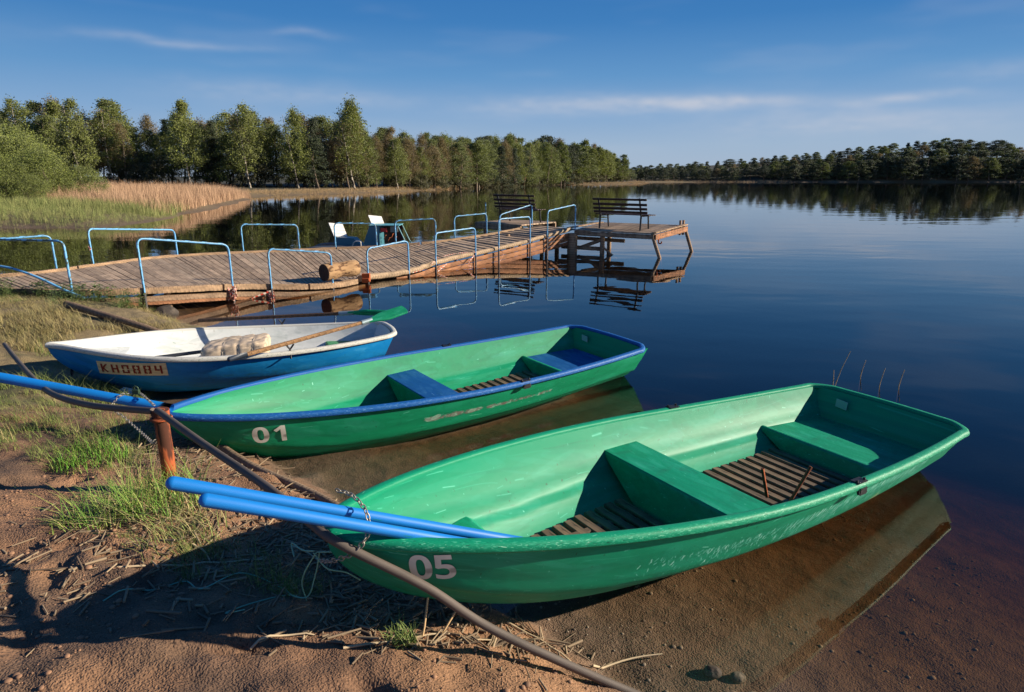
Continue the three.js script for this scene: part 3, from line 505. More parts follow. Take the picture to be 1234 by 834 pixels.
{
  const curveOf = (k) => new THREE.CatmullRomCurve3(JETTY.map((s) => V(s[k][0], s[k][2], s[k][1])), false, 'centripetal');
  const N = curveOf(0), F = curveOf(1), nl = N.getLength(), count = Math.round(nl / .128), plank = chamferBox(1, .034, 1, .006), r = mulberry(301);
  const up = new THREE.Vector3(0, 1, 0), geos = [plank];
  for (let i = 0; i < count; i++) {
    const t = (i + .5) / count, a = N.getPoint(t), b = F.getPoint(t), a2 = N.getPoint(Math.min(1, t + .5 / count)), a1 = N.getPoint(Math.max(0, t - .5 / count)), b2 = F.getPoint(Math.min(1, t + .5 / count)), b1 = F.getPoint(Math.max(0, t - .5 / count));
    const along = b.clone().sub(a), L = along.length(), dir = along.clone().normalize(), side = new THREE.Vector3(0, 1, 0).cross(dir);
    const w1 = Math.abs(a2.clone().sub(a1).dot(side)), w2 = Math.abs(b2.clone().sub(b1).dot(side)), gap = .010 + r() * r() * .028;
    // each plank is cut to the taper of its place
    const g = chamferBox(L - .10 + r() * .05, .034, 1, .005), p = g.attributes.position, n = new THREE.Vector3();
    for (let k = 0; k < p.count; k++) { const q = p.getX(k) / L + .5; p.setZ(k, p.getZ(k) * Math.max(.03, lerp(w1, w2, q) - gap)); }
    g.computeVertexNormals();
    { const uv = g.attributes.uv, off = r() * 5; for (let k = 0; k < uv.count; k++) uv.setXY(k, p.getX(k) * .4 + off, p.getZ(k) * 1.6 + p.getY(k) + off * 3.1); }
    const o = beamAt(g, M.planks[Math.floor(r() * 5)], 'plank', jetty, a.clone().add(b).multiplyScalar(.5), along, up);
    o.position.y += (r() - .5) * .008; o.rotateZ((r() - .5) * .003);
  }
  // edge poles, the stringers under them and the ramp's side boards
  const off = (c, t0, t1, dy, n = 40) => Array.from({ length: n + 1 }, (_, i) => { const p = c.getPoint(lerp(t0, t1, i / n)); p.y += dy; return p; });
  const edge = (name, c, t0, t1, dy, rad, m, wob = .006) => { const pts = off(c, t0, t1, dy).map((p, i) => p.add(new THREE.Vector3((hash(i, 7, 1) - .5) * wob, (hash(i, 9, 2) - .5) * wob, 0))); return wpart(name, name === 'edge_pole' ? tube(pts, rad, 9) : tube(pts, rad, 4, true, false, Math.PI / 4).toNonIndexed().deleteAttribute('normal'), m, jetty); };
  const pale = wood(.80, .66, .50);
  const cuts = [0, .16, .33, .47, .585];
  for (let i = 0; i < 4; i++) edge('edge_board', N, cuts[i] + .002, cuts[i + 1] - .002, .012, .062, M.beam);
  edge('edge_pole', N, .592, .99, .035, (t) => .062 - .018 * t, pale, .02);
  for (const [a, b] of [[0, .2], [.202, .42], [.423, .62], [.622, .82], [.824, .97]]) edge('edge_board', F, a, b, .03, .038, M.beam);
  edge('stringer', N, .01, .60, -.11, .05, M.darkBeam); edge('stringer', F, .01, .97, -.09, .05, M.darkBeam);
  edge('lower_stringer', N, .14, .47, -.17, .035, M.rustBeam);
  const board = (t0, t1, y0, y1, m, n = 12) => { const P = [], I = [], UV = []; const outw = new THREE.Vector3(.72, 0, .69).multiplyScalar(.03); for (let i = 0; i <= n; i++) { const p = N.getPoint(lerp(t0, t1, i / n)); for (const [ox, y] of [[1, y0], [1, y1], [0, y1], [0, y0]]) { P.push(p.x + outw.x * ox, p.y + y, p.z + outw.z * ox); UV.push(i * .2, y * 2 + ox); } } for (let i = 0; i < n; i++) for (let k = 0; k < 4; k++) { const a = i * 4 + k, b = i * 4 + (k + 1) % 4; I.push(a, a + 4, b, b, a + 4, b + 4); } I.push(0, 1, 2, 0, 2, 3, n * 4, n * 4 + 2, n * 4 + 1, n * 4, n * 4 + 3, n * 4 + 2); return wpart('side_board', geoFrom(P, I, UV).toNonIndexed(), m, jetty); };
  board(.66, .985, -.135, -.045, M.rustBeam); board(.72, .985, -.245, -.15, M.rustBeam); board(.80, .985, -.34, -.26, wood(.42, .2, .11));
  // hoop railings: two feet and the height of the bar over each foot
  const hoop = (a, b, h1, h2, below, r0 = .11) => {
    const q = fillet([a.clone(), a.clone().add(new THREE.Vector3(0, h1, 0)), b.clone().add(new THREE.Vector3(0, h2, 0)), b.clone()], r0, 7);
    const o = wpart('railing', tube(q, .0165, 8), M.rail, jetty);
    for (const p of [a, b]) part('railing_foot', tube([p.clone().sub(jetty.position).add(new THREE.Vector3(0, -below, 0)), p.clone().sub(jetty.position).add(new THREE.Vector3(0, .015, 0))], .0185, 8), M.railBase, o);
    return o;
  };
  const nOut = (t, o = .05) => { const p = N.getPoint(t), d = p.clone().sub(F.getPoint(t)).setY(0).normalize(); return p.addScaledVector(d, o); }, fOut = (t, o = .04) => { const p = F.getPoint(t), d = p.clone().sub(N.getPoint(t)).setY(0).normalize(); return p.addScaledVector(d, o); };
  const NR = [[-7.3, 8.84, -5.93, 8.60, .74, .80, .25], [-5.20, 8.93, -4.39, 9.95, .78, .70, .35], [-3.93, 10.33, -3.11, 11.0, .66, .60, .45], [-2.66, 11.75, -2.02, 12.5, .60, .66, .5], [-1.57, 13.18, -.80, 14.1, .66, .62, .5], [-.30, 14.55, .43, 15.32, .72, .62, .55], [.86, 15.75, 1.62, 16.62, .66, .66, .6]];
  const heightN = (x) => { let best = 1e9, y = 0; for (let i = 0; i <= 200; i++) { const p = N.getPoint(i / 200), d = Math.abs(p.x - x); if (d < best) { best = d; y = p.y; } } return y; };
  const heightF = (x) => { let best = 1e9, y = 0; for (let i = 0; i <= 200; i++) { const p = F.getPoint(i / 200), d = Math.abs(p.x - x); if (d < best) { best = d; y = p.y; } } return y; };
  const hoops = [];
  NR.forEach(([x1, f1, x2, f2, h1, h2, bl], i) => { const a = V(x1, heightN(x1) - .02, f1), b = V(x2, heightN(x2) - .02, f2); if (i === 0) b.add(new THREE.Vector3(-.06, -.06, 0)); hoops.push(hoop(a, b, h1, h2, bl)); });
  const FR = [[-8.5, 9.3, -7.50, 10.50, .54, .56, .2], [-7.20, 10.98, -6.66, 12.76, .64, .54, .3], [-5.70, 13.62, -4.72, 14.27, .62, .58, .3], [-4.03, 14.69, -3.16, 15.04, .60, .56, .35], [-2.76, 15.31, -1.84, 15.62, .60, .58, .4], [-1.43, 16.10, -.65, 16.70, .58, .56, .45], [-.32, 17.0, .55, 17.85, .48, .60, .5]];
  FR.forEach(([x1, f1, x2, f2, h1, h2, bl]) => hoops.push(hoop(V(x1, heightF(x1), f1), V(x2, heightF(x2), f2), h1, h2, bl)));
  // the broken hoop bent down to the bank
  wpart('railing', tube(spline([V(-7.4, .70, 8.7), V(-6.9, .73, 8.62), V(-6.45, .62, 8.55), V(-6.0, .42, 8.50), V(-5.75, .32, 8.48)], 24), .0165, 8), M.rail, jetty);
  wpart('pole', tube([V(-.75, .2, 18.6), V(-.75, 1.20, 18.6)], .014, 6), M.rail, jetty);
  // red and white warning tape knotted round the railing feet
  const tape = canvasTex(128, 32, (c, w, h) => { c.fillStyle = '#c9bcae'; c.fillRect(0, 0, w, h); c.fillStyle = '#b03a28'; for (let x = -32; x < w; x += 43) { c.beginPath(); c.moveTo(x, 0); c.lineTo(x + 22, 0); c.lineTo(x + 32, h); c.lineTo(x + 10, h); c.fill(); } });
  const tapeMat = mat({ map: tape, roughness: .6 });
  const ribbon = (pts, w, twist, n = 30) => { const q = spline(pts, n), P = [], UV = [], I = []; q.forEach((p, i) => { const a = twist * i / n, d = new THREE.Vector3(Math.sin(a) * .5, Math.cos(a), Math.sin(a * 1.7) * .6).normalize().multiplyScalar(w / 2); P.push(p.x + d.x, p.y + d.y, p.z + d.z, p.x - d.x, p.y - d.y, p.z - d.z); UV.push(i * .25, 0, i * .25, 1); }); for (let i = 0; i < n; i++) I.push(i * 2, i * 2 + 1, i * 2 + 2, i * 2 + 2, i * 2 + 1, i * 2 + 3); return geoFrom(P, I, UV); };
  const knot = (c, R, parent, seed, n = 3) => { const rr = mulberry(seed), q = []; for (let k = 0; k < n; k++) { const pts = []; for (let i = 0; i < 7; i++) pts.push(new THREE.Vector3(c.x + (rr() - .5) * R, c.y + (rr() - .5) * R * 1.5, c.z + .03 + (rr() - .5) * R * .7)); q.push(ribbon(pts, .042, 5 + rr() * 5)); } const g = mergeGeometries(q); wpart('warning_tape', g.translate(0, 0, 0), tapeMat, jetty); };
  knot(V(-4.39, .12, 9.93), .15, jetty, 1, 5); knot(V(-3.93, .02, 10.3), .12, jetty, 2, 3); knot(V(-7.05, .75, 10.75), .05, jetty, 3, 1); knot(V(-2.17, .36, 14.98), .05, jetty, 9, 1);
  wpart('warning_tape', ribbon([V(-3.93, .10, 10.28), V(-4.18, -.0, 10.1), V(-3.95, -.06, 10.2)], .03, 2, 12), tapeMat, jetty);
  wpart('warning_tape', mergeGeometries([ribbon([V(-1.95, .08, 12.5), V(-1.7, .12, 12.85), V(-1.57, .22, 13.1), V(-1.5, .10, 13.1), V(-1.35, .16, 13.3), V(-1.52, .02, 13.05)], .016, 6), ribbon([V(-1.2, .22, 13.6), V(-1.0, .1, 13.75), V(-.82, .24, 14.02), V(-.95, .05, 13.8), V(-.78, .0, 14.0)], .016, 5)]), tapeMat, jetty);
  wpart('warning_tape', ribbon([V(-1.57, .28, 13.2), V(-1.2, .31, 13.75), V(-.80, .30, 14.08)], .010, 9, 24), tapeMat, jetty);
  wpart('warning_tape', ribbon([V(-.30, .34, 14.5), V(-.2, .2, 14.6), V(-.27, .05, 14.5)], .018, 5, 18), tapeMat, jetty);
  wpart('mooring_bracket', mergeGeometries([chamferBox(.11, .17, .05).translate(-2.70, .10, -11.66), chamferBox(.13, .05, .07).translate(-2.68, .08, -11.64), chamferBox(.05, .16, .07).translate(-2.63, .11, -11.66)]), M.rust, jetty);
  wpart('float_log_end', tube([V(-3.62, .02, 10.62), V(-3.75, .02, 10.95)], .055, 10), M.rust, jetty);
  // posts under the ramp's end
  for (const [x, f, rr, tilt] of [[1.55, 16.55, .13, 0], [.75, 16.2, .05, 0], [1.2, 17.2, .06, 0], [-.1, 16.3, .05, 0], [-6.1, 9.6, .05, 0], [-5.05, 9.25, .045, 0]]) wpart('pile', tube([V(x, -.9, f), V(x + tilt, .5 * (f > 12 ? 1 : .5), f)], rr, 10), M.darkBeam, jetty);
}
// the raised platform at the end, on raking posts
const platform = thing('platform', 'raised wooden platform on raking posts at the jetty end, open water on its right', 'platform', V(3, 0, 16.6));
{
  const NL = V(1.62, .585, 16.5), NR = V(3.41, .57, 15.53), FR = V(4.57, .66, 17.01), FL = V(2.55, .66, 18.1), r = mulberry(303), n = 16, up = new THREE.Vector3(0, 1, 0);
  for (let i = 0; i < n; i++) {
    const t = (i + .5) / n, a = NL.clone().lerp(FL, t), b = NR.clone().lerp(FR, t), L = a.distanceTo(b);
    beamAt(chamferBox(L + (r() - .5) * .05, .034, 1.86 / n - .012, .005), M.planks[Math.floor(r() * 5)], 'plank', platform, a.clone().add(b).multiplyScalar(.5), b.clone().sub(a), up);
  }
  const low = (p, d) => p.clone().add(new THREE.Vector3(0, d, 0));
  wpart('fascia_board', barGeo(low(NL, -.075), low(NR, -.075), .05, .11), M.darkBeam, platform);
  wpart('fascia_board', barGeo(low(NR, -.085).add(new THREE.Vector3(.03, 0, 0)), low(FR, -.085).add(new THREE.Vector3(.03, 0, 0)), .05, .13), M.rustBeam, platform);
  wpart('fascia_board', barGeo(low(FL, -.08), low(FR, -.08), .05, .11), M.darkBeam, platform);
  wpart('fascia_board', barGeo(low(NL, -.08), low(FL, -.08), .05, .11), M.darkBeam, platform);
  wpart('edge_board', barGeo(low(NR, .028), low(FR, .028), .11, .03), M.beam, platform);
  wpart('edge_board', barGeo(V(1.45, .62, 16.75), V(2.5, .685, 18.0), .1, .03), M.beam, platform);
  for (const [x1, f1, x2, f2, rr] of [[3.38, 15.6, 3.56, 15.45, .045], [4.55, 16.98, 4.74, 16.95, .045], [2.28, 16.25, 2.28, 16.25, .06], [2.7, 17.9, 2.7, 17.9, .06]]) wpart('post', tube([V(x1, .56, f1), V(x1 + (x2 - x1), 0, f2), V(x1 + (x2 - x1) * 1.8, -.9, f2)], rr, 10), M.darkBeam, platform);
  wpart('bearer', barGeo(V(1.2, .33, 17.6), V(2.9, .30, 16.6), .07, .09), M.darkBeam, platform);
  wpart('brace', barGeo(V(1.72, .10, 16.7), V(2.32, .38, 16.3), .05, .09), M.darkBeam, platform);
  wpart('brace', barGeo(V(1.3, .13, 16.9), V(2.3, .12, 16.35), .05, .10), M.darkBeam, platform);
  wpart('brace', tube([V(2.3, .18, 16.25), V(2.62, -.1, 16.05)], .03, 8), M.darkBeam, platform);
  for (const [x, f] of [[4.40, 16.95], [4.50, 17.02]]) wpart('bollard', tube([V(x, .42, f), V(x, .80, f)], .034, 8), M.darkBeam, platform);
  wpart('hook', tube(fillet([V(3.56, .52, 15.66), V(3.56, .33, 15.66), V(3.63, .33, 15.66), V(3.64, .38, 15.66)], .03), .016, 6), M.rust, platform);
}
const sideDeck = thing('platform', 'low dark side deck beside the ramp carrying the bench', 'platform', V(.1, 0, 18.4));
{
  const A = V(-1.05, .635, 18.55), ax = new THREE.Vector3(.76, 0, .65), dp = new THREE.Vector3(.65, 0, -.76), up = new THREE.Vector3(0, 1, 0), r = mulberry(305);
  for (let i = 0; i < 12; i++) { const c = A.clone().addScaledVector(dp, (i + .5) * .13).addScaledVector(ax, .85); beamAt(chamferBox(1.7 + r() * .04, .034, .12, .005), M.planks[3 - Math.floor(r() * 2)], 'plank', sideDeck, c, ax, up); }
  for (const d of [0, 1.56]) wpart('fascia_board', barGeo(A.clone().addScaledVector(dp, d).add(new THREE.Vector3(0, -.09, 0)), A.clone().addScaledVector(dp, d).addScaledVector(ax, 1.7).add(new THREE.Vector3(0, -.09, 0)), .05, .14), M.darkBeam, sideDeck);
  for (const [a, d] of [[.2, .2], [1.5, .2], [.2, 1.4], [1.5, 1.4]]) { const p = A.clone().addScaledVector(ax, a).addScaledVector(dp, d); wpart('post', tube([p.clone().setY(-.9), p.clone().setY(.6)], .05, 8), M.darkBeam, sideDeck); }
}
// benches: slatted, iron ends
function makeBench(label, pos, along, len) {
  const g = thing('bench', label, 'bench', pos, Math.atan2(-along.z, along.x), 'slatted benches at the jetty end');
  const S = (n, L, h, w, x, y, z, rx) => { const o = part(n, chamferBox(L, h, w, .008), M.benchWood, g); o.position.set(x, y, z); o.rotation.x = rx; return o; };
  for (const y of [.50, .60, .72, .86]) S('back_slat', len, y > .8 ? .06 : .07, .03, 0, y, .02 + (y - .45) * .22, .21);
  for (const z of [-.09, -.20, -.31, -.42]) S('seat_slat', len, .03, .085, 0, .43 + z * .03, z, -.03);
  for (const x of [-len * .38, len * .38]) {
    part('iron_frame', mergeGeometries([tube([new THREE.Vector3(x, 0, .02), new THREE.Vector3(x, .42, .0), new THREE.Vector3(x, .90, .135)], .024, 8), tube([new THREE.Vector3(x, .40, .01), new THREE.Vector3(x, .39, -.46)], .022, 8), tube([new THREE.Vector3(x, .40, -.40), new THREE.Vector3(x, 0, -.46)], .022, 8)]), M.iron, g);
  }
  g.scale.set(1, .86, 1); return g;
}
makeBench('dark slatted bench with its back to the beach on the raised end platform', V(2.72, .615, 16.35), new THREE.Vector3(.80, 0, .60), 1.5);
makeBench('dark slatted bench on the low side deck beyond the ramp', V(.10, .655, 18.25), new THREE.Vector3(.80, 0, .60), 1.42);
// the sawn log lying on the deck
{
  const barkTex = tex(256, 256, (u, v) => { const n = fbm(u * 8, v * 4, 4, 121, 4), k = sstep(.55, .7, fbm(u * 16, v * 8, 3, 123, 8)); return [lerp(.62, .40, k) + .2 * (n - .5), lerp(.49, .29, k) + .18 * (n - .5), lerp(.35, .2, k) + .15 * (n - .5)]; });
  const g = thing('log', 'short sawn log lying on the jetty planks', 'log', V(-3.05, .14, 11.25)), a = V(-3.24, .30, 10.98), b = V(-2.82, .31, 11.5);
  const pts = spline([a, a.clone().lerp(b, .5).add(new THREE.Vector3(0, .012, 0)), b], 14);
  wpart('bark', tube(pts, (t) => .148 + .012 * Math.sin(t * 9) - .012 * t, 18, false), mat({ map: rep(barkTex, 2, 1.6), bumpMap: rep(barkTex, 2, 1.6), bumpScale: .034, roughness: .95 }), g);
  const d = b.clone().sub(a).normalize();
  for (const [p, s, rr, m] of [[a, -1, .147, wood(.06, .033, .022)], [b, 1, .135, wood(.55, .38, .22)]]) { const c = new THREE.CylinderGeometry(rr, rr, .02, 22); c.rotateZ(Math.PI / 2); c.applyQuaternion(new THREE.Quaternion().setFromUnitVectors(new THREE.Vector3(1, 0, 0), d)); c.translate(p.x, p.y, p.z); wpart('sawn_end', c, m, g); }
}
// ---------------------------------------------------------------- pedal boat behind the jetty
{
  const g = thing('pedal_boat', 'blue grey pedal boat with two white slatted seat backs moored behind the jetty', 'boat', V(-3.72, 0, 16.3), .0); const teal = mat({ color: lin(.05, .17, .22), roughness: .45 }), tealL = mat({ color: lin(.12, .36, .40), roughness: .45 }), white = mat({ color: lin(.82, .80, .76), roughness: .6 }), deck = wood(.40, .20, .13), dark = mat({ color: lin(.06, .07, .085), roughness: .6 });
  g.scale.setScalar(.78);
  for (const z of [-.5, .5]) { const q = spline([new THREE.Vector3(-1.75, .10, z), new THREE.Vector3(-1.4, .12, z), new THREE.Vector3(.7, .12, z), new THREE.Vector3(1.2, .14, z)], 24); part('float', tube(q, (t) => .05 + .15 * Math.pow(Math.sin(Math.PI * clamp(t * .9 + .08)), .4), 12), dark, g); }
  for (let i = 0; i < 9; i++) { const o = part('deck_board', chamferBox(.16, .03, 1.15, .006), i % 2 ? deck : M.rustBeam, g); o.position.set(-1.45 + i * .175, .27 + .004 * (i % 3), 0); }
  const sb = (cx, cy, cz, n) => { for (let i = 0; i < n; i++) { const o = part('seat_back_slat', chamferBox(.46, .104, .022, .006), white, g); const sp = o.geometry.attributes.position; for (let k = 0; k < sp.count; k++) sp.setX(k, sp.getX(k) - .38 * sp.getY(k)); o.position.set(cx - i * .045, cy + i * .107, cz - i * .03); o.rotation.set(-.25, .55, 0); } };
  sb(-.80, .60, -.05, 4); sb(.40, .82, -.45, 4);
  const box1 = new THREE.Shape([[-.85, .28], [-.85, .56], [-.3, .53], [-.05, .30]].map((p) => new THREE.Vector2(...p)));
  part('seat_box', new THREE.ExtrudeGeometry(box1, { depth: .5, bevelEnabled: true, bevelSize: .01, bevelThickness: .01, bevelSegments: 2 }).translate(0, 0, -.2), teal, g);
  const cowl = new THREE.Shape([[.02, .30], [.26, .90], [.56, .92], [.56, .30]].map((p) => new THREE.Vector2(...p)));
  part('cowl', new THREE.ExtrudeGeometry(cowl, { depth: .75, bevelEnabled: true, bevelSize: .012, bevelThickness: .012, bevelSegments: 2 }).translate(0, 0, -.35), teal, g);
  part('cowl_top', chamferBox(.98, .025, .78, .008).translate(.72, .945, .03), tealL, g);
  part('cowl_frame', mergeGeometries([barGeo(new THREE.Vector3(1.16, .93, .40), new THREE.Vector3(1.45, .28, .40), .03, .03), barGeo(new THREE.Vector3(.58, .93, .40), new THREE.Vector3(.58, .30, .40), .03, .03), barGeo(new THREE.Vector3(1.16, .93, -.36), new THREE.Vector3(1.45, .28, -.36), .03, .03)]), tealL, g);
  part('cowl_back', new THREE.PlaneGeometry(.62, .6).translate(.88, .62, -.30), mat({ color: lin(.10, .025, .02) }), g);
  part('red_panel', chamferBox(.20, .13, .02).translate(.70, .80, .36), mat({ color: lin(.65, .03, .02), roughness: .5 }), g);
  part('grey_panel', chamferBox(.24, .18, .02).translate(1.02, .82, .30), mat({ color: lin(.25, .26, .22), roughness: .6 }), g);
  const cr = []; for (const [x, y] of [[.68, .50], [.80, .42], [.92, .55], [1.02, .45]]) cr.push(tube([new THREE.Vector3(x, y, .3), new THREE.Vector3(x + .05, y + .12, .3), new THREE.Vector3(x + .05, y + .12, .12)], .012, 6)); part('pedal_crank', mergeGeometries(cr), M.rust, g);
  part('grab_rail', tube(fillet([new THREE.Vector3(-.32, .24, .5), new THREE.Vector3(-.22, .46, .5), new THREE.Vector3(-.02, .46, .5), new THREE.Vector3(-.02, .24, .5)], .06), .018, 8), mat({ color: lin(.6, .58, .52), roughness: .4, metalness: .4 }), g);
}
// ---------------------------------------------------------------- mooring post, pipes, poles
single('mooring_post', mergeGeometries([tube([V(-1.80, -.1, 3.06), V(-1.785, .35, 3.05), V(-1.775, .735, 3.03)], .034, 14), tube([V(-1.775, .735, 3.03), V(-1.773, .765, 3.03)], .042, 14), new THREE.TorusGeometry(.045, .008, 6, 16).rotateX(Math.PI / 2).translate(-1.774, .72, -3.03)]), M.rust, 'rusty steel mooring post standing in the grass tuft', 'post');
{
  const p1 = spline([V(-4.64, .42, 5.65), V(-4.12, .46, 5.09), V(-3.18, .56, 4.08), V(-2.65, .66, 3.53), V(-2.23, .725, 3.2), V(-1.98, .75, 3.08), V(-1.80, .765, 3.01)], 50);
  single('mooring_pipe', tube(p1, .0175, 12), M.pipe, 'grey steel pipe running back from the rusty post past the blue boat', 'pipe');
  const p2 = spline([V(-1.77, .772, 3.0), V(-1.40, .762, 2.65), V(-.92, .75, 2.21), V(-.66, .74, 1.945), V(-.615, .728, 1.912), V(-.554, .697, 1.90), V(-.30, .52, 1.935), V(-.095, .335, 1.97), V(.27, .115, 1.99), V(.52, -.02, 2.0)], 90);
  single('mooring_pipe', tube(p2, .0165, 12), M.pipe, 'grey steel pipe slanting from the rusty post across the 05 bow to the sand', 'pipe');
  const p3 = spline([V(-2.0, .16, 4.0), V(-1.66, .13, 3.72), V(-1.1, .11, 3.33), V(-.75, .12, 3.0)], 20);
  single('driftwood_pole', tube(p3, .028, 10), wood(.42, .34, .27), 'grey driftwood pole on the sand between the green boats', 'pole');
  const p4 = spline([V(-5.35, .42, 7.55), V(-4.7, .34, 7.25), V(-4.25, .26, 7.1), V(-3.7, .12, 6.95)], 20);
  single('driftwood_pole', tube(p4, (t) => .045 - .012 * t, 10), wood(.40, .31, .24), 'weathered pole lying in the grass above the blue boat', 'pole');
}
// ---------------------------------------------------------------- oars
function blueOar(a, b, r1, r2, label) { const d = b.clone().sub(a), pts = Array.from({ length: 16 }, (_, i) => a.clone().addScaledVector(d, i / 15)); return single('oar', tube(pts, (t) => lerp(r1, r2, Math.pow(t, .8)), 18, true, true), M.oarBlue, label, 'oar', 'blue oars laid over the bows'); }
blueOar(V(-1.03, 1.0, 1.77), V(.41, .35, 2.38), .0212, .019, 'thick blue oar on the 05 bow reaching furthest out over the sand');
blueOar(V(-.91, .97, 1.72), V(.40, .345, 2.31), .0212, .019, 'thick blue oar on the 05 bow, the shorter lower one');
blueOar(V(-3.85, .80, 3.84), V(-2.20, .45, 3.89), .034, .031, 'thick blue oar chained over the bow of the 01 boat');
function woodenOar(a, b, m, bladeMat, roll, label, grip) {           // a handle end, b blade end
  const d = b.clone().sub(a), L = d.length(), X = d.clone().normalize(), g = thing('oar', label, 'oar', a, 0, 'wooden oars in the blue boat');
  const at = (t) => X.clone().multiplyScalar(t * L);
  part('shaft', tube([at(0), at(.25), at(.5), at(.76)], (t) => .021 - .004 * t, 12), m, g);
  if (grip) part('grip', tube([at(-.07), at(.02)], .022, 12, true, true), grip, g);
  const sh = new THREE.Shape(); sh.moveTo(0, -.02); sh.bezierCurveTo(.10, -.03, .14, -.075, .24, -.078); sh.lineTo(.45, -.07); sh.quadraticCurveTo(.475, 0, .45, .07); sh.lineTo(.24, .078); sh.bezierCurveTo(.14, .075, .10, .03, 0, .02);
  const bl = new THREE.ExtrudeGeometry(sh, { depth: .012, bevelEnabled: true, bevelSize: .006, bevelThickness: .006, bevelSegments: 2, curveSegments: 10 }).translate(0, 0, -.006);
  const p = bl.attributes.position; for (let i = 0; i < p.count; i++) p.setZ(i, p.getZ(i) + .10 * (p.getX(i)) ** 2);
  bl.computeVertexNormals();
  const o = part('blade', bl, bladeMat, g), up = new THREE.Vector3(0, 1, 0).applyAxisAngle(X, roll), Z = X.clone().cross(up).normalize();
  o.quaternion.setFromRotationMatrix(new THREE.Matrix4().makeBasis(X, Z.clone().cross(X), Z)); o.position.copy(at(.74)); o.scale.set(.92, .82, .9);
  part('sleeve', tube([at(.70), at(.77)], .0235, 12), mat({ color: lin(.25, .33, .36), roughness: .5, metalness: .4 }), g);
  return g;
}
{
  const bladeG = boatPaint(paint('#0f8f62', 25, { scratches: 200 })), blade2 = boatPaint(paint('#0e7f58', 26, {}));
  woodenOar(V(-3.22, .47, 6.42), V(-1.12, .60, 6.30), M.oarDark, bladeG, 1.05, 'dark shafted oar with green blade along the far gunwale of the blue boat', null);
  woodenOar(V(-2.28, .435, 5.22), V(-1.08, .60, 6.28), M.oarWood, blade2, -1.2, 'pale wooden oar slung over the near gunwale of the blue boat', mat({ color: lin(.03, .04, .06), roughness: .5 }));
  single('short_paddle', rebase(new THREE.Mesh(tube([V(-3.32, .26, 5.72), V(-2.72, .31, 5.86)], .017, 10))).geometry.translate(0, 0, 0), mat({ color: lin(.035, .04, .05), roughness: .6 }), 'black wooden paddle sticking out from under the canvas bundle', 'paddle').position.set(-3.02, .255, -5.79);
}
// bundle of wrapped cushions in the blue boat
{
  const g = thing('bundle', 'beige canvas bundle tied with cord in the blue boat', 'bundle', V(-2.62, .22, 5.88), .25);
  const geo = new THREE.BoxGeometry(.58, .17, .40, 36, 12, 24), p = geo.attributes.position;
  for (let i = 0; i < p.count; i++) {
    let x = p.getX(i) / .29, y = p.getY(i) / .085, z = p.getZ(i) / .20; const k = 9; const m = Math.pow(Math.abs(x) ** k + Math.abs(y) ** k + Math.abs(z) ** k, 1 / k), q = Math.max(Math.abs(x), Math.abs(y), Math.abs(z)); x *= q / m; y *= q / m; z *= q / m;
    const pinch = 1 - .05 * Math.exp(-(((x + .35) / .04) ** 2)) - .05 * Math.exp(-(((x - .12) / .04) ** 2)) - .04 * Math.exp(-(((x - .55) / .05) ** 2)), w = (fbm(x * 5 + 9, z * 4 + y * 3, 5, 131) - .5) * .30;
    p.setXYZ(i, x * .29 * (1 + w * .2), (y * .085 * (1 + w) + .01 * (1 - x * x) + x * .022) * pinch + .09, z * .20 * pinch * (1 + w * .3));
  }
  geo.computeVertexNormals();
  const clothT = tex(256, 256, (u, v) => { const a = .85 + .35 * (fbm(u * 8, v * 8, 4, 133, 8) - .5) + .06 * (((u * 128 | 0) + (v * 128 | 0)) % 2); return [a, a * .93, a * .84]; });
  part('canvas', geo, mat({ color: lin(.74, .68, .61), map: clothT, bumpMap: clothT, bumpScale: .004, roughness: .95 }), g);
  for (const x of [-.1, .035, .16]) { const q = []; for (let i = 0; i <= 28; i++) { const a = i / 28 * Math.PI * 2; const cx = Math.cos(a), cy = Math.sin(a); q.push(new THREE.Vector3(x, .09 + .086 * Math.sign(cy) * Math.pow(Math.abs(cy), .3) + x * .07, .192 * Math.sign(cx) * Math.pow(Math.abs(cx), .3))); } part('cord', tube(q, .0055, 6, false), mat({ color: lin(.30, .26, .22) }), g); }
}
// chains and rope
function chainAlong(pts, n, size) {
  const c = new THREE.CatmullRomCurve3(pts, false, 'centripetal'), q = [], base = new THREE.TorusGeometry(size * .5, size * .13, 5, 10).scale(1.5, 1, 1), X = new THREE.Vector3(1, 0, 0);
  for (let i = 0; i < n; i++) { const t = (i + .5) / n, g = base.clone(); g.rotateX(i % 2 ? Math.PI / 2 : .2); g.applyQuaternion(new THREE.Quaternion().setFromUnitVectors(X, c.getTangentAt(t))); const p = c.getPointAt(t); g.translate(p.x, p.y, p.z); q.push(g); }
  return mergeGeometries(q);
}
const chainMat = mat({ color: lin(.34, .31, .27), metalness: .6, roughness: .5 });
single('chain', mergeGeometries([chainAlong([V(-.62, .83, 2.05), V(-.55, .835, 2.0), V(-.49, .80, 1.94), V(-.485, .74, 1.91), V(-.53, .68, 1.90), V(-.62, .62, 1.94), V(-.69, .57, 2.02)], 28, .017), tube([V(-.575, .79, 1.90), V(-.50, .775, 1.93)], .0065, 8)]), chainMat, 'rusty chain tying the blue oars to the 05 bow', 'chain');
single('chain', mergeGeometries([chainAlong([V(-2.44, .55, 3.92), V(-2.50, .55, 3.86), V(-2.54, .49, 3.83), V(-2.40, .45, 3.72), V(-2.1, .47, 3.4), V(-1.86, .56, 3.08), V(-1.80, .62, 2.985)], 46, .017), chainAlong([V(-2.40, .55, 3.91), V(-2.33, .535, 3.85), V(-2.27, .50, 3.82)], 12, .017)]), chainMat, 'chain from the blue oar of the 01 boat to the rusty post', 'chain');
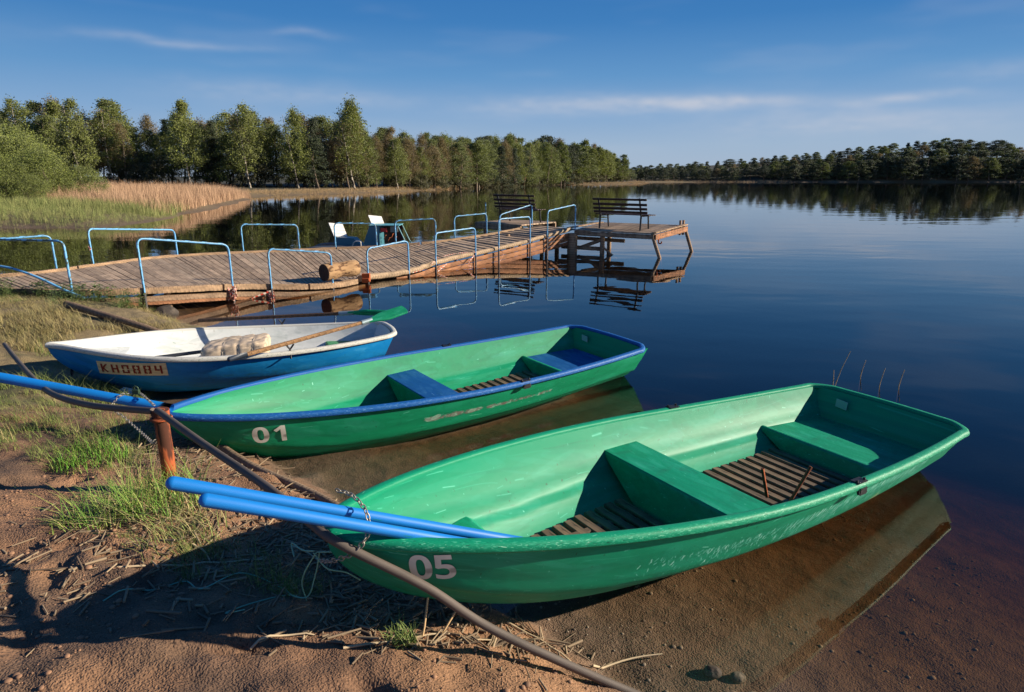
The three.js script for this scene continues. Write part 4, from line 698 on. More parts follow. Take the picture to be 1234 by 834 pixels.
single('padlock', mergeGeometries([chamferBox(.05, .035, .02).translate(-2.42, .562, -3.9), new THREE.TorusGeometry(.017, .004, 6, 12).translate(-2.42, .582, -3.9)]), mat({ color: lin(.05, .09, .05), metalness: .5, roughness: .5 }), 'small green padlock on the oar chain at the 01 bow', 'padlock');
{
  const ropeMat = mat({ color: lin(.20, .42, .30), roughness: .8 }), gy = (x, f) => groundHeight(x, f) + .006, q = [];
  const loop = (p, n = 30) => q.push(tube(spline(p, n), .0026, 5));
  loop([V(-.70, .60, 2.02), V(-.76, .50, 2.06), V(-.80, .40, 2.12), V(-.82, .25, 2.2), V(-.86, gy(-.86, 2.2), 2.2), V(-.98, gy(-.98, 2.12), 2.12), V(-1.06, gy(-1.06, 2.03), 2.03), V(-1.0, gy(-1, 2.06), 2.06)]);
  loop([V(-.69, .60, 2.03), V(-.74, .45, 2.1), V(-.80, .32, 2.15), V(-.85, gy(-.85, 2.16) + .01, 2.16), V(-.93, gy(-.93, 2.25), 2.25), V(-1.12, gy(-1.12, 2.3), 2.3), V(-1.22, gy(-1.22, 2.18), 2.18), V(-1.33, gy(-1.33, 2.26), 2.26), V(-1.42, gy(-1.42, 2.2), 2.2), V(-1.5, gy(-1.5, 2.14), 2.14), V(-1.54, gy(-1.54, 2.08), 2.08)], 60);
  loop([V(-.71, .60, 2.02), V(-.66, .55, 2.0), V(-.60, .52, 2.02), V(-.56, .46, 2.06)]); loop([V(-.52, .77, 2.03), V(-.50, .70, 1.99), V(-.56, .655, 1.96), V(-.70, .595, 2.03)]);
  loop([V(-.71, .6, 2.03), V(-.78, .56, 2.1), V(-.84, .55, 2.16), V(-.82, .52, 2.12)]);
  single('rope', mergeGeometries(q), ropeMat, 'thin green rope trailing from the 05 bow onto the sand', 'rope');
}
for (const [a, b, w] of [[V(1.40, .20, 3.18), V(1.35, .38, 3.16), 'upright'], [V(1.50, .20, 3.12), V(1.60, .40, 3.14), 'leaning']]) single('metal_rod', tube([a, b], .009, 8), M.rust, 'short rusty rod ' + w + ' on the floor slats of the 05 boat', 'rod');

// ---------------------------------------------------------------- grass, reeds, litter
function bladeClump(n, h, w, spread, lean, seed, seg = 3) {
  const r = mulberry(seed), P = [], I = [];
  for (let i = 0; i < n; i++) {
    const a = r() * 6.283, rad = Math.sqrt(r()) * spread, x = Math.cos(a) * rad, z = Math.sin(a) * rad, b = r() * 6.283, hh = h * (.5 + .5 * r()), ln = lean * (.3 + r()) * hh, dx = Math.cos(b), dz = Math.sin(b), px = -dz * w / 2, pz = dx * w / 2, o = P.length / 3;
    for (let k = 0; k <= seg; k++) { const t = k / seg, q = 1 - t * .92, y = hh * (t - .25 * t * t * Math.min(1, lean)), l = ln * t * t; P.push(x + dx * l - px * q, y, z + dz * l - pz * q, x + dx * l + px * q, y, z + dz * l + pz * q); }
    for (let k = 0; k < seg; k++) { const c = o + k * 2; I.push(c, c + 1, c + 2, c + 2, c + 1, c + 3); }
  }
  return geoFrom(P, I);
}
function scatter(name, geo, m, label, category, list, tint) {       // list of [x, y, f, scale, turn]
  const o = new THREE.InstancedMesh(geo, m, list.length), q = new THREE.Object3D(), c = new THREE.Color(), r = mulberry(list.length + 7);
  list.forEach(([x, y, f, s, t, sy, tl], i) => { q.position.set(x, y, -f); q.rotation.set((r() - .5) * (tl ?? .2), t, (r() - .5) * (tl ?? .2)); q.scale.set(s, s * (sy || 1), s); q.updateMatrix(); o.setMatrixAt(i, q.matrix); const k = tint(r); o.setColorAt(i, c.setRGB(...k)); });
  o.name = numbered(name); o.userData = { kind: 'stuff', label, category }; o.castShadow = o.receiveShadow = true; scene.add(o); return o;
}
const white1 = mat({ color: lin(1, 1, 1), roughness: .8 });
const mixc = (a, b, t, k = 1) => a.map((q, i) => lerp(q, b[i], t) * k);
{
  const r = mulberry(401), clumps = bladeClump(16, .20, .006, .09, .9, 402), bank = [], green = [];
  for (let i = 0; i < 9000; i++) {
    const f = 3.3 + Math.pow(r(), .8) * 6.3, x = -3.0 - r() * 6.2, d = shoreDistance(x, f); if (d < .05) continue;
    const n = fbm(x * .9 + 3, f * .9, 3, 405); if (f < 4.4 && n < .52) continue; if (f >= 4.4 && n < .40) continue;
    const y = groundHeight(x, f) - .01, lush = fbm(x * .7, f * .7, 3, 407);
    (lush > .44 ? green : bank).push([x, y, f, (.40 + r() * .55) * (f > 7.4 ? .6 : 1), r() * 6.3]);
  }
  scatter('dry_grass', clumps, white1, 'dry straw coloured grass on the bank below the jetty', 'grass', bank, (q) => mixc([.34, .26, .12], [.24, .22, .08], q(), .75 + q() * .5));
  scatter('green_grass', clumps, white1, 'short green grass on the bank beside the blue boat', 'grass', green, (q) => mixc([.10, .16, .03], [.22, .24, .07], q(), .7 + q() * .5));
  // leafy weeds by the jetty
  const leaf = (() => { const P = [], I = [], rr = mulberry(411); for (let i = 0; i < 46; i++) { const y = .04 + rr() * .34, a = rr() * 6.28, l = .03 + rr() * .04, w = l * .38, rad = .02 + rr() * .07, dx = Math.cos(a), dz = Math.sin(a), o = P.length / 3, u = (rr() - .2) * .6; P.push(dx * rad, y, dz * rad, dx * (rad + l * .5) - dz * w, y + l * u * .5 + .004, dz * (rad + l * .5) + dx * w, dx * (rad + l), y + l * u, dz * (rad + l), dx * (rad + l * .5) + dz * w, y + l * u * .5 + .004, dz * (rad + l * .5) - dx * w); I.push(o, o + 1, o + 2, o, o + 2, o + 3); } for (let k = 0; k < 3; k++) { const o = P.length / 3, x = (k - 1) * .02; P.push(x - .003, 0, 0, x + .003, 0, 0, x * 2, .38, x); I.push(o, o + 1, o + 2); } return geoFrom(P, I); })();
  const weeds = []; for (let i = 0; i < 420; i++) { const x = -5.1 - Math.pow(r(), 1.1) * 3.2, f = 7.5 + r() * 1.25 - Math.max(0, -5.6 - x) * 0; if (shoreDistance(x, f) < .15 || fbm(x * 1.4, f * 1.4, 2, 413) < .36) continue; weeds.push([x, groundHeight(x, f) - .01, f, .30 + r() * .42, r() * 6.3]); }
  scatter('leafy_weeds', leaf, white1, 'leafy green weeds growing along the jetty edge', 'weeds', weeds, (q) => mixc([.06, .115, .02], [.13, .17, .045], q()));
  // patches at the left edge of the sand and single blades
  const patch = []; for (const [cx, cf, R, n] of [[-2.75, 3.75, .35, 150], [-2.45, 3.45, .2, 70], [-3.2, 4.3, .5, 200], [-1.25, 2.42, .16, 40], [-.95, 2.28, .12, 40], [-1.55, 2.5, .15, 20]]) for (let i = 0; i < n; i++) { const a = r() * 6.28, q = Math.sqrt(r()) * R, x = cx + Math.cos(a) * q * 1.5, f = cf + Math.sin(a) * q; patch.push([x, groundHeight(x, f) - .008, f, .22 + r() * .4, r() * 6.3]); }
  scatter('green_grass', clumps, white1, 'low green grass patches on the sand by the mooring post', 'grass', patch, (q) => mixc([.09, .16, .022], [.26, .26, .08], q(), .65 + q() * .5));
}
function tuft(x, f, n, h, spread, label, seed, cols, k = 1) {
  const y = groundHeight(x, f), g = thing('grass_tuft', label, 'grass tuft', V(x, y - .01, f));
  cols.forEach((c, i) => part('blades', bladeClump(Math.round(n * c[3]), h * (c[4] || 1), .0055 * k, spread, c[5] || .9, seed + i, 4), mat({ color: lin(c[0], c[1], c[2]), roughness: .7 }), g));
  return g;
}
const GR = [[.13, .27, .03, .45, 1, .8], [.28, .36, .07, .3, 1.05, 1.1], [.45, .36, .17, .3, .8, 1.4]];
tuft(-1.74, 2.86, 420, .26, .21, 'big lush green grass tuft round the foot of the rusty post', 501, GR);
tuft(-1.93, 2.72, 220, .22, .16, 'green grass tuft with pale dry blades on the sand before the rusty post', 511, GR);
tuft(-1.50, 2.66, 150, .17, .16, 'drooping dry grass tuft at the edge of the boat shadow', 521, [[.36, .30, .13, .6, 1, 1.5], [.20, .26, .06, .4, 1, 1.2]]);
tuft(-1.93, 2.98, 40, .36, .12, 'few tall upright grass blades behind the rusty post', 531, [[.30, .36, .10, 1, 1, .4]]);
tuft(-2.05, 2.62, 46, .09, .08, 'tiny green sprout tuft on the open sand', 541, [[.20, .27, .05, 1, 1, 1]]);
tuft(-.41, 2.0, 130, .10, .055, 'small mossy green tuft among the straw near the steel pipe', 551, [[.16, .22, .05, 1, 1, .8]]);
tuft(-2.45, 3.42, 260, .13, .20, 'bright green low tuft on the dark soil beside the 01 boat', 561, [[.10, .26, .015, .8, 1, .6], [.25, .3, .06, .2, 1, 1]]);
{
  // straw and broken reed pieces
  const r = mulberry(601), stick = new THREE.CylinderGeometry(.0035, .003, 1, 5).rotateZ(Math.PI / 2), list = [];
  const spots = [[-1.05, 2.85, .75, .6, 1000], [-.55, 2.55, .5, .35, 420], [-2.1, 3.8, .6, .45, 420], [-.35, 2.1, .45, .2, 190], [-.75, 2.2, .4, .25, 130], [-1.6, 2.35, .9, .45, 260], [.05, 2.15, .3, .15, 70]];
  for (const [cx, cf, rx, rf, n] of spots) for (let i = 0; i < n; i++) { const x = cx + (r() + r() - 1) * rx * 1.3, f = cf + (r() + r() - 1) * rf * 1.3; if (shoreDistance(x, f) < -.05) continue; const L = .02 + r() * r() * .17; list.push([x, groundHeight(x, f) + .006, f, L, r() * 6.3, .9, .35]); }
  const geo = mergeGeometries([stick]); const o = new THREE.InstancedMesh(geo, mat({ color: lin(1, 1, 1), roughness: .9 }), list.length), q = new THREE.Object3D(), c = new THREE.Color();
  list.forEach(([x, y, f, L, t], i) => { q.position.set(x, y, -f); q.rotation.set(0, t, (r() - .5) * .3); const w = .5 + r() * 1.2; q.scale.set(L, w, w); q.updateMatrix(); o.setMatrixAt(i, q.matrix); const k = r(); o.setColorAt(i, c.setRGB(...mixc([.34, .25, .155], [.11, .075, .05], k))); });
  o.name = 'reed_litter'; o.userData = { kind: 'stuff', label: 'broken straw and reed pieces littering the sand by the bows', category: 'litter' }; o.castShadow = o.receiveShadow = true; scene.add(o);
  // longer stems that can be picked out
  const stems = [[-1.62, 2.30, -1.08, 2.44, 'long pale straw lying on the shaded sand'], [-.60, 1.92, -.08, 2.12, 'long bent straw beside the small mossy tuft'], [-.92, 1.90, -.72, 1.98, 'pale straw at the sunlit sand edge'], [.32, 2.12, .62, 2.22, 'straw lying in the shallow water under the 05 boat'], [-.02, 2.28, .28, 2.05, 'thin reed stem across the steel pipe'], [-1.02, 2.62, -.80, 2.48, 'split reed stem in the dark litter'], [-1.42, 2.52, -1.30, 2.42, 'short grey stick beside the drooping tuft']];
  for (const [x1, f1, x2, f2, label] of stems) { const pts = Array.from({ length: 8 }, (_, i) => { const t = i / 7, x = lerp(x1, x2, t), f = lerp(f1, f2, t) + Math.sin(t * 3.1) * .02; return V(x, Math.max(groundHeight(x, f), -.01) + .008, f); }); single('straw', tube(pts, (t) => .0052 - .002 * t, 6), mat({ color: lin(.52, .40, .25), roughness: .8 }), label, 'straw', 'loose straws on the sand'); }
  for (const [x1, f1, y1, x2, f2, y2, label] of [[-.36, 1.98, .16, -.32, 2.13, .36, 'upright dry reed stem leaning on the steel pipe'], [-.35, 2.0, .14, -.20, 2.14, .30, 'slanting dry reed stem beside the steel pipe']]) single('straw', tube([V(x1, y1 - .04, f1), V(lerp(x1, x2, .5) + .01, (y1 + y2) / 2, lerp(f1, f2, .5)), V(x2, y2, f2)], .004, 6), mat({ color: lin(.55, .36, .18), roughness: .8 }), label, 'straw', 'loose straws on the sand');
  // stones
  const stone = (x, f, s, label, col, seed, lift = 0) => { const g = new THREE.IcosahedronGeometry(s, 4), p = g.attributes.position; for (let i = 0; i < p.count; i++) { const X = p.getX(i) / s, Y = p.getY(i) / s, Z = p.getZ(i) / s, k = 1 + (fbm(X * 1.3 + seed, Y * 1.3 + Z * 1.1 + 5, 4, seed) - .5) * .7; p.setXYZ(i, X * s * k * 1.15, Y * s * k * .72, Z * s * k); } g.computeVertexNormals(); const o = single('stone', g, mat({ color: lin(...col), map: rustTex && tex(64, 64, (u, v) => { const a = .8 + .5 * (fbm(u * 8, v * 8, 4, seed, 8) - .5); return [a, a, a]; }), roughness: .85 }), label, 'stone'); o.position.copy(V(x, groundHeight(x, f, false) + s * .25 + lift, f)); return o; };
  stone(-4.95, 8.95, .14, 'dark rounded stone at the waterline below the jetty', [.09, .07, .055], 3, .0);
  stone(.83, 2.0, .035, 'brown stone in the shallows, the widest of its cluster', [.22, .15, .09], 5); stone(.92, 2.02, .024, 'smooth small stone beside the widest stone in the shallows', [.32, .24, .16], 6); stone(.80, 2.14, .03, 'dark stone at the back of the cluster in the shallows', [.10, .07, .05], 7); stone(.90, 2.12, .028, 'rough stone in the shallows cluster under the gunwale reflection', [.16, .12, .08], 8);
  const peb = new THREE.IcosahedronGeometry(1, 1).scale(1.1, .65, 1), pl = []; for (let i = 0; i < 5000; i++) { const x = -.1 + r() * 3.2, f = 1.6 + r() * 2.6, d = shoreDistance(x, f); if (d > .15 || d < -2.4 || fbm(x * 2.3, f * 2.3, 3, 611) < .47) continue; pl.push([x, groundHeight(x, f) + .001, f, .0015 + r() * r() * r() * .012, r() * 6.3]); }
  scatter('pebbles', peb, white1, 'small pebbles on the sandy lake bed', 'pebbles', pl, (q) => mixc([.36, .29, .21], [.12, .08, .055], q()));
  const clod = new THREE.IcosahedronGeometry(1, 1).scale(1, .7, 1.1), cl = []; for (let i = 0; i < 6000; i++) { const x = -2.8 + r() * 3.4, f = 1.5 + r() * 2.6; if (shoreDistance(x, f) < .1 || fbm(x * 1.7, f * 1.7, 3, 613) < .42) continue; cl.push([x, groundHeight(x, f) + .001, f, .002 + r() * r() * r() * .016, r() * 6.3]); }
  scatter('sand_clods', clod, white1, 'crumbs and clods of sand on the beach', 'sand', cl, (q) => mixc([.33, .18, .10], [.18, .10, .06], q()));
  // stalks standing in the water
  const stalkM = mat({ color: lin(.30, .22, .14), roughness: .8 });
  const sk = [[3.03, 5.70, .34, .10, 'tall bent reed stalk standing in the water off the 05 stern'], [2.99, 5.66, .17, -.01, 'broken short reed stalk in the water off the 05 stern'], [3.44, 6.02, .16, .03, 'thin reed stalk in open water, the far one'], [3.46, 5.72, .17, .03, 'thin reed stalk in open water, middle of three'], [3.63, 5.70, .16, .03, 'thin reed stalk in open water, furthest from the boats']];
  for (const [x, f, h, l, label] of sk) single('reed_stalk', tube([V(x - l * .3, -.5, f), V(x, 0, f), V(x + l * .4, h * .5, f), V(x + l, h, f)], (t) => .006 - .003 * t, 6), stalkM, label, 'reed stalk', 'reed stalks standing in the water');
}
// ---------------------------------------------------------------- reeds and bushes beyond the jetty
{
  const r = mulberry(701), reed = bladeClump(14, 1.0, .016, .32, .25, 702, 2), tan = [], greenR = [], shore = [];
  for (let i = 0; i < 9000; i++) { const t = r(), f = 30 + t * 33, x = -16.5 - t * 8.5 - Math.pow(r(), 1.2) * (9 + t * 14), d = shoreDistance(x, f); if (d < -.6 || d > 22) continue; const k = sstep(33, 38, f + (fbm(x * .25, f * .25, 3, 703) - .5) * 10); if (r() < k) tan.push([x, groundHeight(x, f) - .02, f, (.55 + r() * .5) * (.65 + .7 * fbm(x * .5, f * .5, 3, 707)), r() * 6.3, 1.1, .5]); else greenR.push([x, groundHeight(x, f) - .02, f, .5 + r() * .3, r() * 6.3, .8]); }
  for (let i = 0; i < 3000; i++) { const f = 25 + r() * 8, x = -15.8 - r() * 12, d = shoreDistance(x, f); if (d < -.4) continue; greenR.push([x, groundHeight(x, f) - .02, f, .26 + r() * .26, r() * 6.3, .8]); }
  scatter('dry_reeds', reed, white1, 'tan dry reed bed at the left shore below the birches', 'reeds', tan, (q) => mixc([.50, .315, .195], [.38, .245, .145], q(), .8 + q() * .4));
  scatter('green_sedge', reed, white1, 'pale green sedge growing at the left shore edge', 'sedge', greenR, (q) => mixc([.15, .20, .05], [.28, .27, .10], q(), .75 + q() * .4));
  const line = [[-27.5, 66], [-19.4, 77.8], [-11, 100.5], [-3, 138], [10, 160], [34, 184], [41, 200]];
  for (let i = 0; i < 6500; i++) { const k = Math.floor(r() * 6), t = r(), a = line[k], b = line[k + 1], w = (r() - .25) * (k === 3 ? 8 : 2.6), dx = b[0] - a[0], dy = b[1] - a[1], l = Math.hypot(dx, dy), x = lerp(a[0], b[0], t) - dy / l * w, f = lerp(a[1], b[1], t) + dx / l * w; shore.push([x, Math.max(groundHeight(x, f, false), -.2) - .02, f, .26 + r() * .22, r() * 6.3, 1 + 2.2 * Math.exp(-(((x + 1) / 8) ** 2)) * (k === 3 || k === 2 ? 1 : 0)]); }
  for (let i = 0; i < 500; i++) { const x = 42 + r() * 60, f = 240 + r() * 2; shore.push([x, Math.max(groundHeight(x, f, false), 0) - .02, f, .7 + r() * .4, r() * 6.3, .8]); }
  scatter('dry_reeds', reed, white1, 'narrow tan reed fringe along the far forest shore', 'reeds', shore, (q) => mixc([.44, .285, .16], [.32, .24, .11], q(), .8 + q() * .4));
}
function crownGeo(seed, n, shape, leaf, clusters, col) {             // shape(r) -> {h0, h1, rad(t)}: leaves in clusters spread through the crown
  const r = mulberry(seed), P = [], I = [], C = [], cs = [];
  for (let i = 0; i < clusters; i++) { const t = Math.pow(r(), .85), R = shape.rad(t), a = r() * 6.283, q = R * (.2 + .95 * Math.sqrt(r()) * (.7 + .5 * r())); cs.push([Math.cos(a) * q, lerp(shape.h0, shape.h1, t), Math.sin(a) * q, (shape.clump || .10) * (.6 + r() * .8), .75 + r() * .5]); }
  const q = new THREE.Quaternion(), v = new THREE.Vector3();
  for (let i = 0; i < n; i++) {
    const c = cs[Math.floor(r() * clusters)], g = () => (r() + r() + r() - 1.5) * 1.15, x = c[0] + g() * c[3], y = c[1] + g() * c[3] * (shape.tall || .8), z = c[2] + g() * c[3], s = leaf * (.6 + r() * .8);
    q.set(r() - .5, r() - .5, r() - .5, r() - .5).normalize(); const o = P.length / 3, k = c[4] * (.8 + r() * .4), m = r();
    for (const [a, b] of [[-.55, -.34], [.58, -.22], [-.05, .62]]) { v.set(a * s, b * s, 0).applyQuaternion(q); P.push(x + v.x, y + v.y, z + v.z); const cc = mixc(col[0], col[1], m, k); C.push(...cc); }
    I.push(o, o + 1, o + 2);
  }
  const g = geoFrom(P, I); g.setAttribute('color', new THREE.BufferAttribute(new Float32Array(C), 3)); return g;
}
function trunkGeo(seed, h, r0, limbs, bend = .03, up = .5) {
  const r = mulberry(seed), pts = [], q = []; let x = 0, z = 0, dx = (r() - .5) * bend, dz = (r() - .5) * bend;
  for (let i = 0; i <= 7; i++) { pts.push(new THREE.Vector3(x, h * i / 7, z)); x += dx + (r() - .5) * bend * .6; z += dz + (r() - .5) * bend * .6; }
  q.push(tube(pts, (t) => r0 * (1.0 - .88 * t), 7));
  for (let i = 0; i < limbs; i++) { const t = .28 + .66 * r(), p = pts[Math.floor(t * 7)].clone().lerp(pts[Math.ceil(t * 7)], (t * 7) % 1), a = r() * 6.283, l = (.07 + r() * .14) * (1.15 - t) * 1.6, e = p.clone().add(new THREE.Vector3(Math.cos(a) * l, l * up * (1 + r()), Math.sin(a) * l)); q.push(tube([p, p.clone().lerp(e, .5).add(new THREE.Vector3(0, l * .06, 0)), e], (k) => r0 * .30 * (1 - .75 * k) * (1.1 - t * .6), 5, false)); }
  return mergeGeometries(q.map((g) => g.index ? g.toNonIndexed() : g));
}
const birchBark = tex(64, 256, (u, v) => { const a = sstep(.66, .74, noise(u * 3, v * 40, 801, 0)), b = fbm(u * 4, v * 8, 3, 803); return [lerp(.66, .16, a) * (.7 + .4 * b), lerp(.62, .14, a) * (.7 + .4 * b), lerp(.56, .12, a) * (.7 + .4 * b)]; });
const leafMat = new THREE.MeshPhysicalMaterial({ vertexColors: true, color: lin(1, 1, 1), roughness: 1, transmission: .35, thickness: 0, side: THREE.DoubleSide });
const birchMat = mat({ map: birchBark, roughness: .85 }), greyBark = mat({ color: lin(.16, .12, .09), roughness: .95 }), pineBark = mat({ color: lin(.20, .10, .055), roughness: .95 });
// kinds, one metre tall; the trees are these scaled to their height
const airy = { h0: .22, h1: 1.0, rad: (t) => .19 * Math.pow(1 - t, .62) * sstep(-.12, .22, t) + .012, clump: .04, tall: 1.3 }, full = { h0: .10, h1: 1.0, rad: (t) => .225 * Math.pow(1 - t, .55) * sstep(-.25, .2, t) + .014, clump: .045 }, cone = { h0: .06, h1: 1.0, rad: (t) => .17 * (1 - t) + .008, clump: .035, tall: .55 }, pine = { h0: .42, h1: 1.0, rad: (t) => .19 * Math.sin(Math.PI * clamp(.2 + .72 * t)), clump: .055, tall: .6 }, bare = { h0: .22, h1: 1.0, rad: (t) => .19 * Math.pow(1 - t, .58) * sstep(-.15, .25, t) + .012, clump: .038, tall: 1.4 };
const KIND = {
  birch: { shape: airy, col: [[.13, .158, .022], [.22, .245, .042]], bark: birchMat, r0: .011, limbs: 12, label: 'spring green birch', n: 8000, leaf: .0125, clusters: 120 },
  alder: { shape: bare, col: [[.15, .112, .038], [.225, .168, .058]], bark: greyBark, r0: .011, limbs: 30, label: 'brownish budding tree', n: 9000, leaf: .0105, clusters: 150 },
  maple: { shape: full, col: [[.095, .122, .018], [.165, .195, .033]], bark: greyBark, r0: .015, limbs: 12, label: 'green leafy tree', n: 10000, leaf: .0135, clusters: 150 },
  spruce: { shape: cone, col: [[.028, .046, .014], [.05, .075, .022]], bark: greyBark, r0: .014, limbs: 6, label: 'dark pointed spruce', n: 8000, leaf: .012, clusters: 190 },
  dark: { shape: full, col: [[.045, .062, .015], [.08, .10, .026]], bark: greyBark, r0: .014, limbs: 6, label: 'dark green leafy tree', n: 3000, leaf: .0135, clusters: 110 },
  pine: { shape: pine, col: [[.03, .045, .015], [.05, .07, .022]], bark: pineBark, r0: .014, limbs: 10, label: 'dark round topped pine', n: 7000, leaf: .0125, clusters: 110 },
};
for (const k in KIND) { const q = KIND[k]; q.crowns = [0, 1, 2].map((i) => crownGeo(900 + i * 13 + k.length * 71, q.n, q.shape, q.leaf, q.clusters, q.col)); q.small = [0, 1].map((i) => crownGeo(960 + i * 13 + k.length * 71, 5200, q.shape, q.leaf * 1.5, 110, q.col)); q.trunks = [0, 1, 2].map((i) => trunkGeo(930 + i * 17 + k.length, .96, q.r0, q.limbs)); }
function tree(kind, x, y, f, h, w, where, group, i, small) {
  const q = KIND[kind], g = thing(kind === 'birch' ? 'birch_tree' : kind === 'spruce' ? 'spruce_tree' : kind === 'pine' ? 'pine_tree' : 'leafy_tree', (h < 8.2 ? 'low ' : h < 9.8 ? 'mid-sized ' : 'tall ') + (w < (small ? 2.2 : 1.4) ? 'slim ' : 'broad ') + q.label + ' ' + where, 'tree', V(x, y, f), i * 2.399, group);
  g.scale.set(h * w, h, h * w); const T = part('trunk', q.trunks[i % 3], q.bark, g), C = part('crown', small ? q.small[i % 2] : q.crowns[i % 3], leafMat, g);
  return g;
}
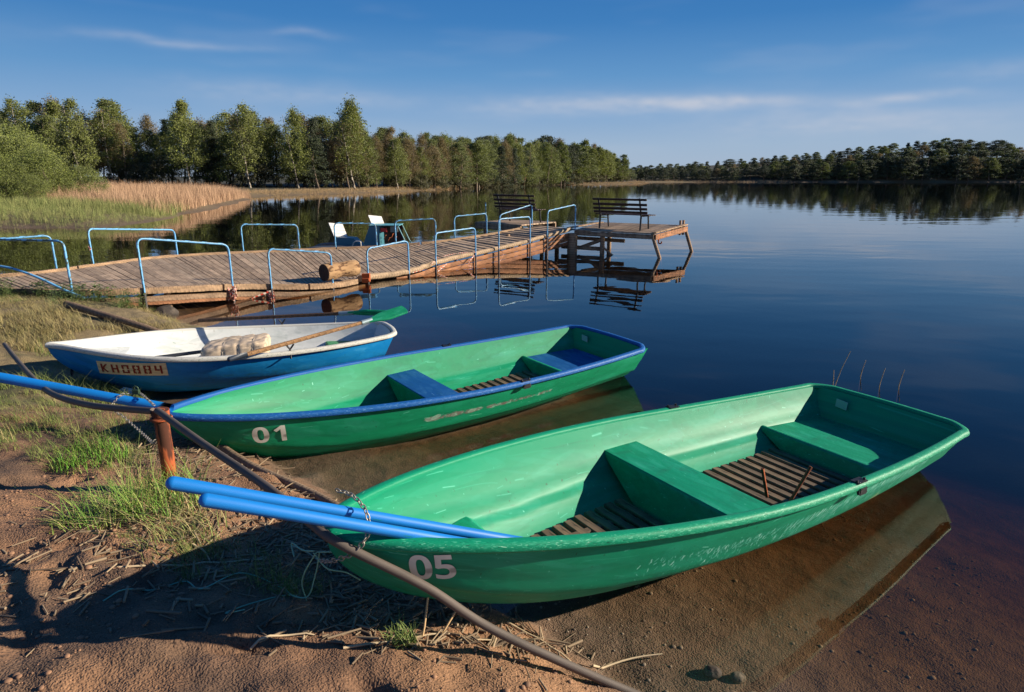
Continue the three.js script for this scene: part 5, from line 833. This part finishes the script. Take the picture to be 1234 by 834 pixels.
{
  // the wood along the left shore: x, ahead, height of the tree tops
  const W = [[-88, 62, 11], [-74, 69, 11], [-62, 74, 11.2], [-54, 75, 11.6], [-48, 76, 11.4], [-46, 76, 10.2], [-44, 78, 9.4], [-41, 78, 10.4], [-37, 78, 11.2], [-34, 78, 10.6], [-31, 79, 11.2], [-27, 81, 10.6], [-24, 82, 9.4], [-19.5, 84, 12.0], [-17, 88, 9.8], [-13.5, 94, 9.6], [-9.5, 103, 9.0], [-7.5, 110, 9.0], [-2, 124, 9.4], [4.5, 142, 10.4], [12.5, 159, 11.0], [22, 174, 11.2], [30.5, 187, 9.6], [34, 194, 7.4]];
  const r = mulberry(811); let n = 0, acc = 0;
  const kindsA = ['alder', 'birch', 'alder', 'alder', 'maple', 'birch', 'alder', 'maple', 'alder', 'birch', 'spruce', 'alder', 'alder', 'maple'], kindsC = ['birch', 'maple', 'alder', 'birch', 'alder', 'maple'], kindsB = ['birch', 'maple', 'alder', 'maple', 'pine', 'birch', 'maple', 'spruce'];
  for (const [row, step, back, hs] of [[0, 1.9, 0, .90], [1, 2.1, 3.2, 1.0], [2, 2.6, 7.5, 1.06]]) {
    for (let k = 0; k < W.length - 1; k++) {
      const a = W[k], b = W[k + 1], dx = b[0] - a[0], dy = b[1] - a[1], L = Math.hypot(dx, dy), st = step * (a[1] > 95 ? 1.5 : 1);
      while (acc < L) {
        const t = acc / L; acc += st * (.7 + .6 * r());
        const x = lerp(a[0], b[0], t) - dy / L * (back + (r() - .5) * 2), f = lerp(a[1], b[1], t) + dx / L * (back + (r() - .5) * 2) + 1.5, top = lerp(a[2], b[2], t) * hs * (.78 + .30 * r());
        const set = a[1] > 108 ? kindsB : a[1] > 83 ? kindsC : kindsA; let kind = set[Math.floor(r() * set.length)];
        const y = groundHeight(x, f, false); tree(kind, x, y - .05, f, Math.max(3, (top - y) * (a[1] < 95 ? .84 : .93)), 1.15 + r() * .5, ['at the water edge of the left shore wood', 'in the middle of the left shore wood', 'at the back of the left shore wood'][row], 'trees of the left shore wood', n++, f > 150);
      }
      acc -= L;
    }
  }
  for (const [x, f, h, kind] of [[-19.6, 82, 12.9, 'birch'], [-30.6, 77, 11.5, 'birch'], [-37, 76, 11.6, 'birch'], [-25.6, 79, 11, 'birch'], [-53, 72, 11.0, 'birch'], [-47.5, 73, 11.2, 'birch'], [-23.5, 80, 10.2, 'spruce'], [-56, 60, 8.5, 'birch']]) tree(kind, x, groundHeight(x, f, false), f, h * .79, 1.2, 'with white trunk before the left shore wood', 'trees before the left shore wood', n++, false);
  // undergrowth
  const bushShape = { h0: .05, h1: 1, rad: (t) => .62 * Math.pow(Math.sin(Math.PI * clamp(.22 + .72 * t)), .7), clump: .13 };
  const bg = [0, 1].map((i) => crownGeo(850 + i, 20000, bushShape, .020, 150, [[.115, .15, .02], [.205, .235, .042]])), bs = trunkGeo(860, .7, .02, 16, .12, .9);
  const low = [0, 1].map((i) => crownGeo(870 + i, 2200, bushShape, .06, 40, [[.07, .075, .022], [.12, .11, .04]]));
  let b = 0;
  for (const [x, f, h, w, label] of [[-28.0, 37.5, 3.3, 1.2, 'broad willow bush at the left shore, tallest beside the sedge'], [-26.0, 36.5, 2.6, 1.2, 'rounded willow bush in front of the tallest bush'], [-25.0, 38.5, 1.9, 1.2, 'low bright willow bush beside the tan reeds'], [-26.2, 33.8, 2.3, 1.2, 'green willow bush above the sedge at the left shore'], [-25.0, 34.2, 1.4, 1.2, 'small willow bush at the sedge edge'], [-33, 44, 4.2, 1.2, 'tall willow bush below the birches'], [-38, 50, 4.6, 1.2, 'large willow bush backing the reed bed'], [-29.5, 41.5, 2.7, 1.2, 'thin willow bush rising behind the reeds'], [-30.5, 37.5, 4.2, 1.2, 'willow bush at the outer end of the bush row']]) {
    const g = thing('willow_bush', label, 'bush', V(x, groundHeight(x, f, false) - .05, f), b * 1.7); g.scale.set(h * w * .8, h, h * w * .8); part('stems', bs, greyBark, g); part('foliage', bg[b++ % 2], leafMat, g);
  }
  const r2 = mulberry(871);
  for (let k = 0; k < W.length - 1; k++) { const a = W[k], c = W[k + 1]; const m = Math.max(1, Math.round(Math.hypot(c[0] - a[0], c[1] - a[1]) / 2.6)); for (let i = 0; i < m; i++) { const t = (i + r2()) / m, x = lerp(a[0], c[0], t) + (r2() - .5) * 2, back = i % 2 ? 9.5 : 0, f = lerp(a[1], c[1], t) - .5 + r2() * 3 + back, h = (back ? 3.2 : 1.3) + r2() * 2; const g = thing('shrub', (back ? 'tall green shrub filling the back of the left wood' : h < 2.2 ? 'low brown green shrub at the front of the left wood' : 'waist high brown green shrub at the front of the left wood'), 'shrub', V(x, groundHeight(x, f, false) - .05, f), i, 'shrubs under the left shore wood'); g.scale.set(h, h, h); part('foliage', low[i % 2], leafMat, g); } }
}
{
  // the wooded hill across the lake
  const r = mulberry(821), T = [[40, 6.6], [60, 7.2], [70, 8.1], [85, 9.4], [100, 10.9], [115, 12.2], [130, 14.6], [146, 16.2], [160, 17.4], [173, 16.5], [186, 15.3], [210, 14], [280, 12]]; let n = 0;
  for (const [f0, x0, step, share] of [[244.5, 41, 3.5, .66], [250, 43, 3.7, .82], [258, 44, 4.0, .95], [268, 46, 4.4, 1.05]]) for (let x = x0; x < 275; x += step * (x < 195 ? 1 : 2) * (.65 + .7 * r())) {
    const f = f0 + (r() - .5) * 4, y = groundHeight(x, f, false), top = tableAt(T, x * 244 / f) * share * .84 * (.95 + .08 * r()) * f / 246, h = clamp(top - y, 4.2, 10); const k = r(), kind = k < .05 ? 'pine' : k < .20 ? 'spruce' : k < .74 ? 'dark' : k < .94 ? 'maple' : 'alder';
    tree(kind, x, y - .05, f, h, 1.9 + r() * .6, { 244.5: 'at the foot', 250: 'low on the slope', 258: 'high on the slope', 268: 'at the top' }[f0] + ' of the hill across the lake', 'trees of the hill across the lake', n++, true);
  }
}
//__REST_END__
scene.updateMatrixWorld(true);
renderer.render(scene, camera);
